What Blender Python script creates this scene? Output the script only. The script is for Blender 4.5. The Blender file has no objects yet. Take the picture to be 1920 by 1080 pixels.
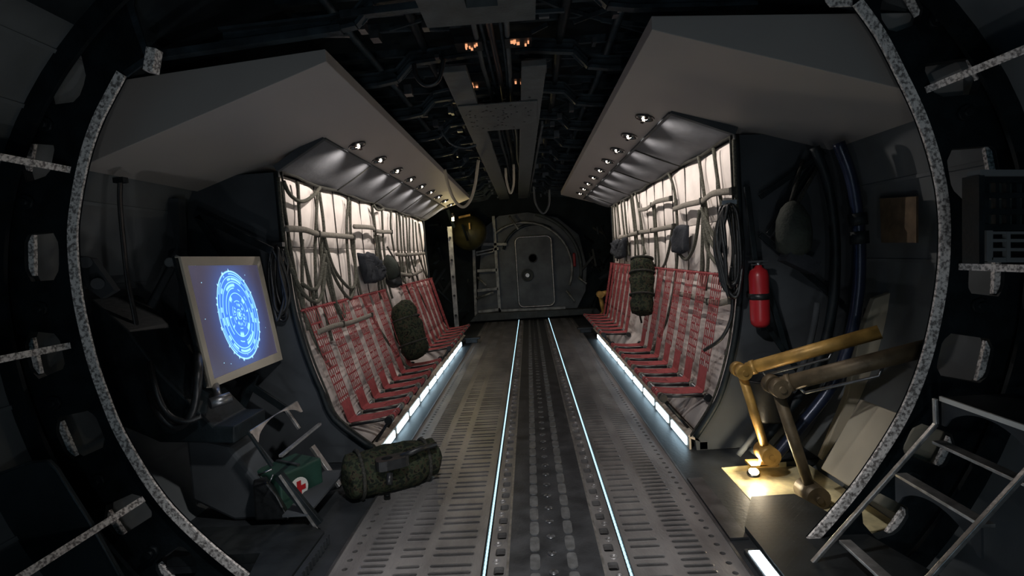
import bpy, bmesh, math, random
from mathutils import Vector as V, Matrix as M, noise
random.seed(7)
SC = bpy.context.scene
COL = SC.collection
PI = math.pi

# ------------------------------------------------------------------ camera
F = 1000.0; VPX, VPY = 990, 477; ROLL = -.06; H = 1.45
dx, dy = VPX - 960, VPY - 540
YW = V((dx, dy, F)).normalized()
XW = V((1, ROLL, -(dx + dy * ROLL) / F)).normalized()
ZW = XW.cross(YW)
def ray(px, py):
    d = V((px - 960, py - 540, F)); return V((d.dot(XW), d.dot(YW), d.dot(ZW)))
EYE = V((0, 0, H))
def PY(px, py, y): d = ray(px, py); return EYE + d * (y / d.y)
def PZ(px, py, z): d = ray(px, py); return EYE + d * ((z - H) / d.z)
def PX(px, py, x): d = ray(px, py); return EYE + d * (x / d.x)
cd = bpy.data.cameras.new('camera'); cam = bpy.data.objects.new('camera', cd); COL.objects.link(cam)
cd.sensor_width = 36; cd.lens = 36 * F / 1920; cd.clip_start = .02; cd.clip_end = 100
R = M(((XW.x, -XW.y, -XW.z), (YW.x, -YW.y, -YW.z), (ZW.x, -ZW.y, -ZW.z)))
cam.matrix_world = M.Translation(EYE) @ R.to_4x4()
SC.camera = cam

# ------------------------------------------------------------------ materials
def lin(c):
    return tuple((x / 12.92 if x <= .04045 else ((x + .055) / 1.055) ** 2.4) for x in c)
def rgb(r, g, b): return lin((r / 255, g / 255, b / 255)) + (1,)
def mat(name, col, rough=.6, metal=0, var=.25, scale=8, bump=.1, bscale=60, col2=None, spec=.5, stretch=None, dirt=0, ramp=(.35, .65)):
    m = bpy.data.materials.new(name); m.use_nodes = True
    nt = m.node_tree; n = nt.nodes; l = nt.links
    b = n['Principled BSDF']
    tc = n.new('ShaderNodeTexCoord'); mp = n.new('ShaderNodeMapping'); l.new(tc.outputs['Object'], mp.inputs[0])
    if stretch: mp.inputs['Scale'].default_value = stretch
    no = n.new('ShaderNodeTexNoise'); no.inputs['Scale'].default_value = scale; no.inputs['Detail'].default_value = 6
    l.new(mp.outputs[0], no.inputs[0])
    cr = n.new('ShaderNodeValToRGB'); l.new(no.outputs[0], cr.inputs[0])
    c1 = tuple(x * (1 - var) for x in col[:3]) + (1,)
    c2 = col2 or tuple(min(1, x * (1 + var)) for x in col[:3]) + (1,)
    cr.color_ramp.elements[0].color = c1; cr.color_ramp.elements[1].color = c2
    cr.color_ramp.elements[0].position = ramp[0]; cr.color_ramp.elements[1].position = ramp[1]
    l.new(cr.outputs[0], b.inputs['Base Color'])
    b.inputs['Roughness'].default_value = rough; b.inputs['Metallic'].default_value = metal
    b.inputs['Specular IOR Level'].default_value = spec
    mr = n.new('ShaderNodeMapRange'); mr.inputs[3].default_value = max(0, rough - .12); mr.inputs[4].default_value = min(1, rough + .12)
    l.new(no.outputs[0], mr.inputs[0]); l.new(mr.outputs[0], b.inputs['Roughness'])
    if bump:
        nb = n.new('ShaderNodeTexNoise'); nb.inputs['Scale'].default_value = bscale; nb.inputs['Detail'].default_value = 4
        l.new(mp.outputs[0], nb.inputs[0])
        bp = n.new('ShaderNodeBump'); bp.inputs['Strength'].default_value = bump; bp.inputs['Distance'].default_value = .01
        l.new(nb.outputs[0], bp.inputs['Height']); l.new(bp.outputs[0], b.inputs['Normal'])
    return m
def emit(name, col, s):
    m = bpy.data.materials.new(name); m.use_nodes = True
    n = m.node_tree.nodes; b = n['Principled BSDF']
    b.inputs['Base Color'].default_value = (.05, .05, .05, 1)
    b.inputs['Emission Color'].default_value = col; b.inputs['Emission Strength'].default_value = s
    return m
MT = {}
MT['deck'] = mat('brushed_deck_steel', rgb(150, 148, 148), .36, .6, .3, 5, .25, 90, stretch=(1, .35, 1))
MT['deck_dark'] = mat('dark_centre_plate', rgb(84, 86, 90), .42, .6, .35, 7, .2, 70)
MT['deck_side'] = mat('side_floor_plate', rgb(58, 62, 66), .5, .5, .3, 4, .15, 50)
MT['pit_black'] = mat('under_deck_black', rgb(9, 10, 11), .8, .2, .3)
MT['bolt'] = mat('bolt_steel', rgb(120, 122, 125), .35, .9)
MT['pad'] = mat('anti_slip_pad', rgb(128, 130, 132), .45, .6, .25, 20, .3, 200)
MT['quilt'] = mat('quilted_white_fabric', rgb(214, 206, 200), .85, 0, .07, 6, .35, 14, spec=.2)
MT['quilt_low'] = mat('lower_quilt_fabric', rgb(176, 168, 164), .85, 0, .2, 5, .45, 10, spec=.2)  # darker, more mottled quilt for the lower wall
MT['quilt_grey'] = mat('grey_quilt', rgb(96, 98, 102), .85, 0, .1, 5, .3, 16, spec=.2)
MT['soffit'] = mat('grey_painted_panel', rgb(150, 146, 143), .6, 0, .03, 2, .02, 40, spec=.3)
MT['rope'] = mat('olive_rope', rgb(84, 84, 76), .85, 0, .45, 90, .8, 260, spec=.2)
MT['web'] = mat('khaki_webbing', rgb(120, 116, 108), .85, 0, .2, 60, .6, 300, spec=.2)
MT['cord_dark'] = mat('dark_cord', rgb(52, 52, 48), .8, 0, .4, 80, .6, 220, spec=.2)
MT['red'] = mat('red_webbing', rgb(142, 68, 70), .75, 0, .15, 30, .3, 300, spec=.25)
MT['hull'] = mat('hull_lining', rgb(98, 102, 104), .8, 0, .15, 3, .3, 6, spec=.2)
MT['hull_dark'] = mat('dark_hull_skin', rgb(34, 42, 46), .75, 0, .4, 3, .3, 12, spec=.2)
MT['part'] = mat('dark_bulkhead_panel', rgb(62, 66, 70), .8, 0, .25, 2, .2, 10, spec=.2)
MT['black'] = mat('black_painted_frame', rgb(17, 25, 29), .55, .1, .4, 10, .2, 60, spec=.3)
MT['rimedge'] = mat('rimlit_worn_edge', rgb(168, 160, 156), .6, .0, .5, 75, .3, 150, col2=rgb(242, 236, 232), ramp=(.38, .56))  # pale speckle paints rim light into the worn flange edges
MT['alu'] = mat('bare_aluminium', rgb(190, 188, 186), .35, .85, .25, 20, .2, 80)
MT['frame'] = mat('ceiling_frame_paint', rgb(48, 58, 64), .5, .4, .5, 9, .3, 60)
MT['beam'] = mat('grey_beam_paint', rgb(72, 78, 80), .6, .2, .25, 10, .2, 60)
MT['bulk'] = mat('rear_bulkhead_paint', rgb(96, 101, 105), .55, .35, .35, 3, .4, 9)
MT['bulk_edge'] = mat('bulkhead_rib_paint', rgb(150, 152, 150), .5, .5, .4, 8, .3, 40)
MT['cap'] = mat('charcoal_cloth', rgb(44, 47, 52), .9, 0, .2, 8, .5, 60, spec=.2)
MT['rubber'] = mat('black_rubber', rgb(24, 26, 28), .4, 0, .3, 30, .1, 60)
MT['olive'] = mat('olive_canvas', rgb(42, 48, 42), .8, 0, .3, 12, .5, 60)
MT['extred'] = mat('extinguisher_red', rgb(160, 34, 40), .35, 0, .1, 5, .03)
MT['brass'] = mat('ochre_actuator_paint', rgb(168, 132, 70), .45, .3, .35, 9, .2, 40)
MT['brassd'] = mat('worn_ochre_paint', rgb(88, 76, 58), .5, .4, .4, 9, .2, 40)
MT['cream'] = mat('cream_fairing_paint', rgb(176, 168, 150), .6, .05, .1, 3, .1, 20)
MT['pity'] = mat('yellow_pit_plate', rgb(206, 194, 154), .45, .1, .3, 10, .3, 40)
MT['green'] = mat('green_case', rgb(24, 56, 46), .6, 0, .2, 10, .1)
MT['white'] = mat('white_enamel', rgb(225, 225, 220), .6, 0, .05)
MT['crossred'] = mat('cross_red', rgb(180, 30, 36), .6, 0, .1)
MT['bezel'] = mat('warm_grey_bezel', rgb(176, 168, 154), .5, .05, .06, 5, .03)
MT['paper'] = mat('brown_card', rgb(92, 76, 58), .9, 0, .3, 12, .2)
MT['blue'] = mat('blue_pipe_paint', rgb(34, 42, 62), .3, .3, .3, 6, .1)
MT['lamptrim'] = mat('chrome_lamp_trim', rgb(80, 80, 82), .25, .9, .2)
MT['greytrim'] = mat('beige_sill_trim', rgb(160, 150, 138), .7, 0, .25, 10, .3, 40)
MT['tank'] = mat('olive_tank_paint', rgb(84, 80, 48), .4, .3, .3, 5, .2, 20)
MT['e_warm'] = emit('warm_led', (1, .86, .68, 1), 26)
MT['e_cold'] = emit('cold_led', (.62, .86, 1, 1), 6)
MT['e_strip'] = emit('strip_led', (.5, .8, .95, 1), 1.5)
MT['e_white'] = emit('white_lens', (.8, .93, 1, 1), 12)
MT['e_yel'] = emit('yellow_lens', (1, .8, .3, 1), 14)
MT['e_orange'] = emit('orange_indicator', (1, .42, .2, 1), 1.0)
def camo():
    m = mat('woodland_camouflage', (0.03, .035, .02, 1), .9, 0, .3, 30, .8, 40, spec=.15)
    cr = [n for n in m.node_tree.nodes if n.type == 'VALTORGB'][0].color_ramp
    cr.interpolation = 'CONSTANT'
    cr.elements[0].position = 0; cr.elements[0].color = rgb(26, 31, 25)
    cr.elements[1].position = .45; cr.elements[1].color = rgb(46, 52, 38)
    e = cr.elements.new(.54); e.color = rgb(54, 48, 38)
    e = cr.elements.new(.6); e.color = rgb(21, 24, 21)
    return m
MT['camo'] = camo()
def tread_mat():
    m = mat('diamond_tread_plate', rgb(40, 44, 46), .5, .4, .3, 10, 0)
    n = m.node_tree.nodes; l = m.node_tree.links
    tc = n.new('ShaderNodeTexCoord'); mp = n.new('ShaderNodeMapping'); mp.inputs['Rotation'].default_value = (0, 0, .785); mp.inputs['Scale'].default_value = (42, 42, 1)
    ck = n.new('ShaderNodeTexChecker'); ck.inputs['Scale'].default_value = 1
    l.new(tc.outputs['Object'], mp.inputs[0]); l.new(mp.outputs[0], ck.inputs[0])
    bp = n.new('ShaderNodeBump'); bp.inputs['Strength'].default_value = .8; bp.inputs['Distance'].default_value = .006
    l.new(ck.outputs['Fac'], bp.inputs['Height']); l.new(bp.outputs[0], n['Principled BSDF'].inputs['Normal'])
    return m
MT['tread'] = tread_mat()
def screen_mat():
    m = bpy.data.materials.new('glowing_display'); m.use_nodes = True
    nt = m.node_tree; n = nt.nodes; l = nt.links
    def mth(op, a, b=None, c=None, clamp=False):
        x = n.new('ShaderNodeMath'); x.operation = op; x.use_clamp = clamp
        for i, q in enumerate((a, b, c)):
            if q is None: continue
            if isinstance(q, (int, float)): x.inputs[i].default_value = q
            else: l.new(q, x.inputs[i])
        return x.outputs[0]
    uv = n.new('ShaderNodeUVMap'); sp = n.new('ShaderNodeSeparateXYZ'); l.new(uv.outputs[0], sp.inputs[0])
    u = mth('MULTIPLY', mth('SUBTRACT', sp.outputs[0], .53), 1.55); v = mth('SUBTRACT', sp.outputs[1], .5)
    r = mth('SQRT', mth('ADD', mth('MULTIPLY', u, u), mth('MULTIPLY', v, v)))
    ang = mth('ARCTAN2', v, u)
    def ringf(r0, w, seg=0, thr=.5, ph=0.):
        d = mth('ABSOLUTE', mth('SUBTRACT', r, r0))
        g = mth('SUBTRACT', 1, mth('DIVIDE', d, w), clamp=True)
        if seg:
            cb = n.new('ShaderNodeCombineXYZ'); l.new(mth('MULTIPLY', mth('ADD', ang, ph), seg), cb.inputs[0]); cb.inputs[1].default_value = r0 * 40
            no = n.new('ShaderNodeTexNoise'); no.inputs['Scale'].default_value = 1; no.inputs['Detail'].default_value = 0; l.new(cb.outputs[0], no.inputs[0])
            g = mth('MULTIPLY', g, mth('GREATER_THAN', no.outputs[0], thr))
        return g
    tot = None
    for a in ((.44, .012), (.415, .008, 3, .42), (.39, .006), (.365, .018, 4, .5), (.335, .008), (.30, .022, 1.4, .5), (.27, .008, 2, .45), (.22, .006), (.20, .03, 2, .56, 1.), (.14, .006, 3, .4), (.10, .02, 3, .52), (.05, .01, 2, .45), (.015, .02), (.45, .02, 9, .6)):
        g = ringf(*a); tot = g if tot is None else mth('ADD', tot, g)
    inner = mth('MULTIPLY', mth('SUBTRACT', 1, mth('DIVIDE', r, .46), clamp=True), .9)
    inside = mth('MULTIPLY', mth('LESS_THAN', r, .44), .55)
    glow = mth('MULTIPLY', mth('POWER', mth('SUBTRACT', 1, mth('DIVIDE', r, .78), clamp=True), 2.), 1.1)
    vo = n.new('ShaderNodeTexVoronoi'); vo.inputs['Scale'].default_value = 11; l.new(uv.outputs[0], vo.inputs[0])
    stars = mth('MULTIPLY', mth('LESS_THAN', vo.outputs['Distance'], .055), .9)
    base = n.new('ShaderNodeMixRGB'); base.inputs[1].default_value = (.055, .05, .085, 1); base.inputs[2].default_value = (.07, .27, 1.0, 1)
    l.new(mth('ADD', mth('ADD', glow, inside), mth('MULTIPLY', inner, .25), clamp=True), base.inputs[0])
    mx = n.new('ShaderNodeMixRGB'); mx.blend_type = 'ADD'; mx.inputs[2].default_value = (.35, .75, 1.0, 1)
    l.new(base.outputs[0], mx.inputs[1]); l.new(mth('ADD', mth('MULTIPLY', tot, .9), stars), mx.inputs[0]); 
    tt = mth('ADD', mth('MULTIPLY', tot, 1.1), stars)
    vm = n.new('ShaderNodeVectorMath'); vm.operation = 'SCALE'; vm.inputs[0].default_value = (.42, .95, 1.25); l.new(tt, vm.inputs['Scale'])
    va = n.new('ShaderNodeVectorMath'); l.new(vm.outputs[0], va.inputs[0]); l.new(base.outputs[0], va.inputs[1])
    b = n['Principled BSDF']; b.inputs['Base Color'].default_value = (.02, .02, .03, 1); b.inputs['Roughness'].default_value = .25
    l.new(va.outputs[0], b.inputs['Emission Color']); b.inputs['Emission Strength'].default_value = 1.0
    return m
MT['screen'] = screen_mat()

# ------------------------------------------------------------------ mesh builder
class MB:
    def __init__(s): s.v = []; s.f = []; s.sm = []; s.uv = None
    def add(s, vs, fs, sm=False):
        o = len(s.v); s.v += [V(p) for p in vs]; s.f += [tuple(i + o for i in f) for f in fs]; s.sm += [sm] * len(fs)
        return s
    def box(s, c, d, rot=None):
        c = V(c); h = [x / 2 for x in d]; vs = []
        for z in (-1, 1):
            for y in (-1, 1):
                for x in (-1, 1):
                    p = V((x * h[0], y * h[1], z * h[2])); vs.append(c + (rot @ p if rot else p))
        return s.add(vs, [(0, 2, 3, 1), (4, 5, 7, 6), (0, 1, 5, 4), (2, 6, 7, 3), (0, 4, 6, 2), (1, 3, 7, 5)])
    def hexa(s, a, b):  # a: 4 pts, b: 4 pts
        return s.add(list(a) + list(b), [(3, 2, 1, 0), (4, 5, 6, 7), (0, 1, 5, 4), (1, 2, 6, 5), (2, 3, 7, 6), (3, 0, 4, 7)])
    def beam(s, p0, p1, w, h, up=(0, 0, 1)):
        p0 = V(p0); p1 = V(p1); d = (p1 - p0).normalized(); up = V(up)
        a = d.cross(up)
        if a.length < 1e-4: a = d.cross(V((1, 0, 0)))
        a.normalize(); b = a.cross(d).normalized(); a = a * w / 2; b = b * h / 2
        q = [-a - b, a - b, a + b, -a + b]
        return s.hexa([p0 + x for x in q], [p1 + x for x in q])
    def prism(s, pts, off):
        n = len(pts); off = V(off); pts = [V(p) for p in pts]
        vs = pts + [p + off for p in pts]
        fs = [tuple(range(n))[::-1], tuple(range(n, 2 * n))] + [(i, (i + 1) % n, n + (i + 1) % n, n + i) for i in range(n)]
        return s.add(vs, fs)
    def tube(s, pts, r, n=8, closed=False, flat=1., twist=None):
        pts = [V(p) for p in pts]; N = len(pts); rs = r if isinstance(r, (list, tuple)) else [r] * N
        T = []
        for i in range(N):
            if closed: t = pts[(i + 1) % N] - pts[i - 1]
            else: t = pts[min(i + 1, N - 1)] - pts[max(i - 1, 0)]
            T.append(t.normalized() if t.length > 1e-9 else V((0, 0, 1)))
        ref = V(twist) if twist else (V((0, 0, 1)) if abs(T[0].z) < .9 else V((1, 0, 0)))
        a = (ref - T[0] * ref.dot(T[0])).normalized(); vs = []
        for i in range(N):
            if twist:
                q = ref - T[i] * ref.dot(T[i])
                if q.length > 1e-3: a = q.normalized()
            else:
                a = a - T[i] * a.dot(T[i]); a.normalize()
            b = T[i].cross(a)
            for k in range(n):
                t = 2 * PI * k / n; vs.append(pts[i] + (a * math.cos(t) * flat + b * math.sin(t)) * rs[i])
        fs = []
        for i in range(N if closed else N - 1):
            j = (i + 1) % N
            for k in range(n): fs.append((i * n + k, i * n + (k + 1) % n, j * n + (k + 1) % n, j * n + k))
        if not closed: fs += [tuple(range(n))[::-1], tuple((N - 1) * n + k for k in range(n))]
        return s.add(vs, fs, True)
    def cyl(s, p0, p1, r, n=16, r2=None):
        p0 = V(p0); p1 = V(p1); d = (p1 - p0).normalized(); ref = V((0, 0, 1)) if abs(d.z) < .9 else V((1, 0, 0))
        a = d.cross(ref).normalized(); b = d.cross(a); r2 = r if r2 is None else r2
        vs = [p0 + (a * math.cos(2 * PI * k / n) + b * math.sin(2 * PI * k / n)) * r for k in range(n)] + [p1 + (a * math.cos(2 * PI * k / n) + b * math.sin(2 * PI * k / n)) * r2 for k in range(n)]
        o = len(s.v); s.v += vs
        for k in range(n): s.f.append((o + k, o + (k + 1) % n, o + n + (k + 1) % n, o + n + k)); s.sm.append(True)
        s.f += [tuple(o + k for k in range(n))[::-1], tuple(o + n + k for k in range(n))]; s.sm += [False, False]
        return s
    def lathe(s, p, axis, prof, n=20):
        p = V(p); d = V(axis).normalized(); ref = V((0, 0, 1)) if abs(d.z) < .9 else V((1, 0, 0))
        a = d.cross(ref).normalized(); b = d.cross(a); vs = []
        for t, r in prof:
            for k in range(n): vs.append(p + d * t + (a * math.cos(2 * PI * k / n) + b * math.sin(2 * PI * k / n)) * max(r, 1e-4))
        fs = [(i * n + k, i * n + (k + 1) % n, (i + 1) * n + (k + 1) % n, (i + 1) * n + k) for i in range(len(prof) - 1) for k in range(n)]
        fs += [tuple(range(n))[::-1], tuple((len(prof) - 1) * n + k for k in range(n))]
        return s.add(vs, fs, True)
    def grid(s, rows, sm=True, cu=False):
        n = len(rows[0]); vs = [p for r in rows for p in r]
        fs = [(i * n + k, i * n + (k + 1) % n, (i + 1) * n + (k + 1) % n, (i + 1) * n + k) for i in range(len(rows) - 1) for k in range(n if cu else n - 1)]
        return s.add(vs, fs, sm)
    def cell(s, outer, hole, depth=None):   # outer, hole: same count of points -> plate with a hole
        n = len(outer); vs = [V(p) for p in outer] + [V(p) for p in hole]
        fs = [(i, (i + 1) % n, n + (i + 1) % n, n + i) for i in range(n)]
        if depth is not None:
            vs += [V(p) + V(depth) for p in hole]
            fs += [(n + i, n + (i + 1) % n, 2 * n + (i + 1) % n, 2 * n + i) for i in range(n)]
        return s.add(vs, fs)
    def build(s, name, m, parent=None, bev=0, solid=0, label=None, sub=0, origin=None):
        me = bpy.data.meshes.new(name)
        if parent is not None: off = V(parent['_o'])
        elif origin is not None: off = V(origin)
        else:
            lo = [min(p[i] for p in s.v) for i in range(3)]; hi = [max(p[i] for p in s.v) for i in range(3)]
            off = V(((lo[0] + hi[0]) / 2, (lo[1] + hi[1]) / 2, lo[2]))
        me.from_pydata([p - off for p in s.v], [], s.f)
        me.polygons.foreach_set('use_smooth', s.sm)
        if s.uv:
            ul = me.uv_layers.new(name='UVMap')
            for lp in me.loops: ul.data[lp.index].uv = s.uv[lp.vertex_index]
        me.materials.append(MT[m]); me.validate()
        bm = bmesh.new(); bm.from_mesh(me); bmesh.ops.recalc_face_normals(bm, faces=bm.faces); bm.to_mesh(me); bm.free()
        o = bpy.data.objects.new(name, me); COL.objects.link(o); o['_o'] = tuple(off)
        if parent is not None: o.parent = parent
        else: o.location = off
        if solid: q = o.modifiers.new('thick', 'SOLIDIFY'); q.thickness = solid; q.offset = 0
        if bev: q = o.modifiers.new('bevel', 'BEVEL'); q.width = bev; q.segments = 2; q.limit_method = 'ANGLE'
        if sub: q = o.modifiers.new('sub', 'SUBSURF'); q.levels = q.render_levels = sub
        if label: o['label'] = label
        return o
def tag(o, label, cat, group=None, kind=None):
    o['label'] = label; o['category'] = cat
    if group: o['group'] = group
    if kind: o['kind'] = kind
    return o
def thing(name, label, cat, loc=(0, 0, 0), group=None):
    o = bpy.data.objects.new(name, None); COL.objects.link(o); o.empty_display_size = .05
    o.location = loc; o['_o'] = tuple(loc); return tag(o, label, cat, group)
def struct(name, mb, m, **k):
    o = mb.build(name, m, **k); o['kind'] = 'structure'; return o
def catm(pts, n=6, closed=False):
    pts = [V(p) for p in pts]; N = len(pts); out = []
    for i in range(N if closed else N - 1):
        g = (lambda k: pts[k % N]) if closed else (lambda k: pts[max(0, min(N - 1, k))])
        p0, p1, p2, p3 = g(i - 1), g(i), g(i + 1), g(i + 2)
        for j in range(n):
            t = j / n
            out.append(.5 * ((2 * p1) + (p2 - p0) * t + (2 * p0 - 5 * p1 + 4 * p2 - p3) * t * t + (3 * p1 - p0 - 3 * p2 + p3) * t ** 3))
    if not closed: out.append(pts[-1])
    return out
def interp(prof, z):  # prof: [(z, x)] descending z
    for (z0, x0), (z1, x1) in zip(prof, prof[1:]):
        if z <= z0 and z >= z1: return x0 + (x1 - x0) * (z0 - z) / (z0 - z1)
    return prof[0][1] if z > prof[0][0] else prof[-1][1]
def lamp(name, kind, loc, energy, col, size=.1, rot=None, parent=None, spot=None, blend=.6):
    ld = bpy.data.lights.new(name, kind); ld.energy = energy; ld.color = col
    if kind == 'AREA': ld.size = size
    else: ld.shadow_soft_size = size
    if kind == 'SPOT': ld.spot_size = spot or 2.; ld.spot_blend = blend
    o = bpy.data.objects.new(name, ld); COL.objects.link(o)
    if parent is not None: o.parent = parent; o.location = V(loc) - V(parent['_o'])
    else: o.location = loc
    if rot is not None: o.rotation_euler = rot
    return o
def aim(v): return V(v).to_track_quat('-Z', 'Y').to_euler()

# ================================================================== HULL
CX, CZ = -.13, 1.35
def hull(t, r=0.):   # t angle from +X ccw
    a = 2.44 - r; b = (1.98 if math.sin(t) > 0 else 2.3) - r
    return CX + a * math.cos(t), CZ + b * math.sin(t)
def hull_sheet(t0, t1, y0, y1, n=40, m=40, r=0):
    return [[V((hull(t0 + (t1 - t0) * i / n, r)[0], y0 + (y1 - y0) * j / m, hull(t0 + (t1 - t0) * i / n, r)[1])) for j in range(m + 1)] for i in range(n + 1)]
D = math.radians
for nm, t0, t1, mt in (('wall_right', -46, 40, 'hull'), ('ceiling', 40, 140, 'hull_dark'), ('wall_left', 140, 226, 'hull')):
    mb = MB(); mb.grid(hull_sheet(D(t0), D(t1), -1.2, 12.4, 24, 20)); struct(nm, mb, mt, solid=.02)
# lining seams and stringers on the hull in the near bay
for sd, angs in (('right', (-18, -2, 12, 24, 34)), ('left', (144, 152, 164, 178, 192, 206))):
    mb = MB()
    for a in angs:
        x, z = hull(D(a), .012); mb.beam((x, -1, z), (x, 4.05, z), .02, .012, up=(math.cos(D(a)), 0, math.sin(D(a))))
    struct('trim_1', mb, 'hull')
mb = MB(); mb.box((CX, 5.5, -.7), (4.6, 13.4, .04)); struct('floor_lower', mb, 'pit_black')

# ================================================================== DECK
Y0, Y1 = .9, 11.9; P = .155
def slot_ring(xa, xb, y, h, z, m=16):
    r = h / 2; out = []
    for k in range(m):
        t = 2 * PI * (k + .5) / m; c, s_ = math.cos(t), math.sin(t)
        out.append(V(((xb - r if c > 0 else xa + r) + c * r, y + s_ * r, z)))
    return out
def rect_ring(xa, xb, ya, yb, z, hole):
    cx, cy = (xa + xb) / 2, (ya + yb) / 2; out = []
    m = len(hole)
    corners = {}
    for k, p in enumerate(hole):
        # project to rectangle proportionally
        ddx, ddy = p.x - cx, p.y - cy
        sx = (xb - xa) / 2 / max(abs(ddx), 1e-6); sy = (yb - ya) / 2 / max(abs(ddy), 1e-6)
        t = min(sx, sy); out.append(V((cx + ddx * t, cy + ddy * t, z)))
    for qx, qy in ((xa, ya), (xa, yb), (xb, ya), (xb, yb)):   # snap nearest samples to the corners
        k = min(range(m), key=lambda i: (out[i].x - qx) ** 2 + (out[i].y - qy) ** 2); out[k] = V((qx, qy, z))
    return out
def slots(mb, xa, xb, ya, yb, sa, sb, sy, h, z=0., dep=.03):
    hole = slot_ring(sa, sb, sy, h, z); mb.cell(rect_ring(xa, xb, ya, yb, z, hole), hole, (0, 0, -dep))
def quad(mb, xa, xb, ya, yb, z): mb.add([(xa, ya, z), (xb, ya, z), (xb, yb, z), (xa, yb, z)], [(0, 1, 2, 3)])
rows = int((Y1 - Y0) / P)
PHASE = 2.364 - P / 4
ystart = PHASE - P * math.ceil((PHASE - Y0) / P)
def tread_panel(cols, xa, xb):
    mb = MB(); lip = MB()
    for i in range(rows + 1):
        y = ystart + i * P
        x = xa
        for (ca, cb, nper, kind) in cols:
            if ca > x + 1e-6: quad(mb, x, ca, y, y + P, 0)
            hh = P / nper
            for k in range(nper):
                ya = y + k * hh
                if kind == 's':
                    off = .008 if nper == 2 and k == 0 else (-.008 if nper == 2 else 0)
                    slots(mb, ca, cb, ya, ya + hh, ca + .012, cb - .012, ya + hh / 2 + off, .02)
                    rg = slot_ring(ca + .010, cb - .010, ya + hh / 2 + off, .026, .0015, 14)
                    ro = slot_ring(ca + .006, cb - .006, ya + hh / 2 + off, .034, .0003, 14)
                    lip.cell(ro, rg)
                else:
                    cx = (ca + cb) / 2; hole = [V((cx + .014 * math.cos(2 * PI * (q + .5) / 16), ya + hh * .5 + .014 * math.sin(2 * PI * (q + .5) / 16), 0)) for q in range(16)]
                    mb.cell(rect_ring(ca, cb, ya, ya + hh, 0, hole), hole, (0, 0, -.03))
            x = cb
        quad(mb, x, xb, y, y + P, 0)
    return mb, lip
mb, lip = tread_panel([(.398, .566, 2, 's'), (.608, .762, 3, 's'), (.80, .85, 2, 'h')], .386, .885)
struct('floor_right', mb, 'deck'); struct('trim_2', lip, 'deck')
mb, lip = tread_panel([(-1.0, -.935, 2, 'h'), (-.905, -.76, 3, 's'), (-.73, -.592, 2, 's'), (-.566, -.342, 2, 's')], -1.03, -.305)
struct('floor_left', mb, 'deck'); struct('trim_3', lip, 'deck')
# centre plate + seat tracks
mb = MB(); mb.box((.04, (Y0 + Y1) / 2, -.006), (.44, Y1 - Y0, .012)); struct('floor', mb, 'deck_dark')
mb = MB(); mb.box((-.08, (Y0 + Y1) / 2, -.04), (2.3, Y1 - Y0, .01)); struct('floor_sub', mb, 'pit_black')
def track(xa, xb, hx):
    mb = MB()
    for i in range(rows + 1):
        y = ystart + i * P
        c = (xa + xb) / 2; k = .018
        hole = []
        for q in range(16):
            t = 2 * PI * (q + .5) / 16; cc, ss = math.cos(t), math.sin(t)
            e = .35
            hole.append(V((hx + math.copysign(abs(cc) ** e, cc) * .024, y + P * .32 + math.copysign(abs(ss) ** e, ss) * .034, 0)))
        mb.cell(rect_ring(xa, xb, y, y + P * .64, 0, hole), hole, (0, 0, -.03))
        c2 = hx + (.014 if hx > 0 else -.016)
        hole = [V((c2 + .014 * math.cos(2 * PI * (q + .5) / 16), y + P * .82 + .014 * math.sin(2 * PI * (q + .5) / 16), 0)) for q in range(16)]
        mb.cell(rect_ring(xa, xb, y + P * .64, y + P, 0, hole), hole, (0, 0, -.012))
        mb.lathe((c2, y + P * .82, -.003), (0, 0, 1), [(0, .022), (.005, .021), (.006, .017), (.003, .014), (-.002, .014)], 14)
    return mb
struct('trim_4', track(.262, .362, .305), 'deck'); struct('trim_5', track(-.275, -.185, -.222), 'deck')
for xx in (-.182, .262):
    mb = MB(); mb.box((xx, (Y0 + Y1) / 2, .002), (.012, Y1 - Y0, .008)); struct('trim_6', mb, 'alu')
# pads and bolts on the centre plate
mb = MB(); mb2 = MB()
for i in range(rows):
    y = 2.43 - 9 * P + i * P + .0
    for cx in (-.053, .122):
        pts = []
        for q in range(16):
            t = 2 * PI * (q + .5) / 16; cc, ss = math.cos(t), math.sin(t)
            pts.append((cx + math.copysign(abs(cc) ** .45, cc) * .024, y + math.copysign(abs(ss) ** .45, ss) * .066, 0))
        mb.prism(pts, (0, 0, .005))
    mb2.lathe((.03, y + P * .45, 0), (0, 0, 1), [(0, .022), (.004, .022), (.004, .016), (.009, .012), (.009, .001)], 12)
tag(mb.build('anti_slip_pad', 'pad'), 'two long rows of small grey anti-slip pads down the centre floor plate', 'floor pads', kind='stuff')
tag(mb2.build('floor_bolt', 'bolt'), 'single row of round bolt heads between the floor pads', 'bolts', kind='stuff')
# side floors
mb = MB(); mb.prism([(-1.03, .9, -.038), (-1.03, 12, -.038), (-2.21, 12, -.038), (-2.21, 2.53, -.038), (-1.42, 2.53, -.038), (-1.25, .9, -.038)], (0, 0, .036)); struct('floor_side', mb, 'deck_side')
mb = MB()
mb.prism([(.887, .9, -.038), (1.16, .9, -.038), (1.16, 3.41, -.038), (2.05, 3.5, -.038), (2.1, 12, -.038), (.887, 12, -.038)], (0, 0, .036)); struct('floor_side', mb, 'deck_side')
for xx in (.887, -1.034):
    mb = MB(); mb.box((xx, 6.3, .003), (.012, 11.2, .01)); struct('trim_7', mb, 'bolt')
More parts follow.
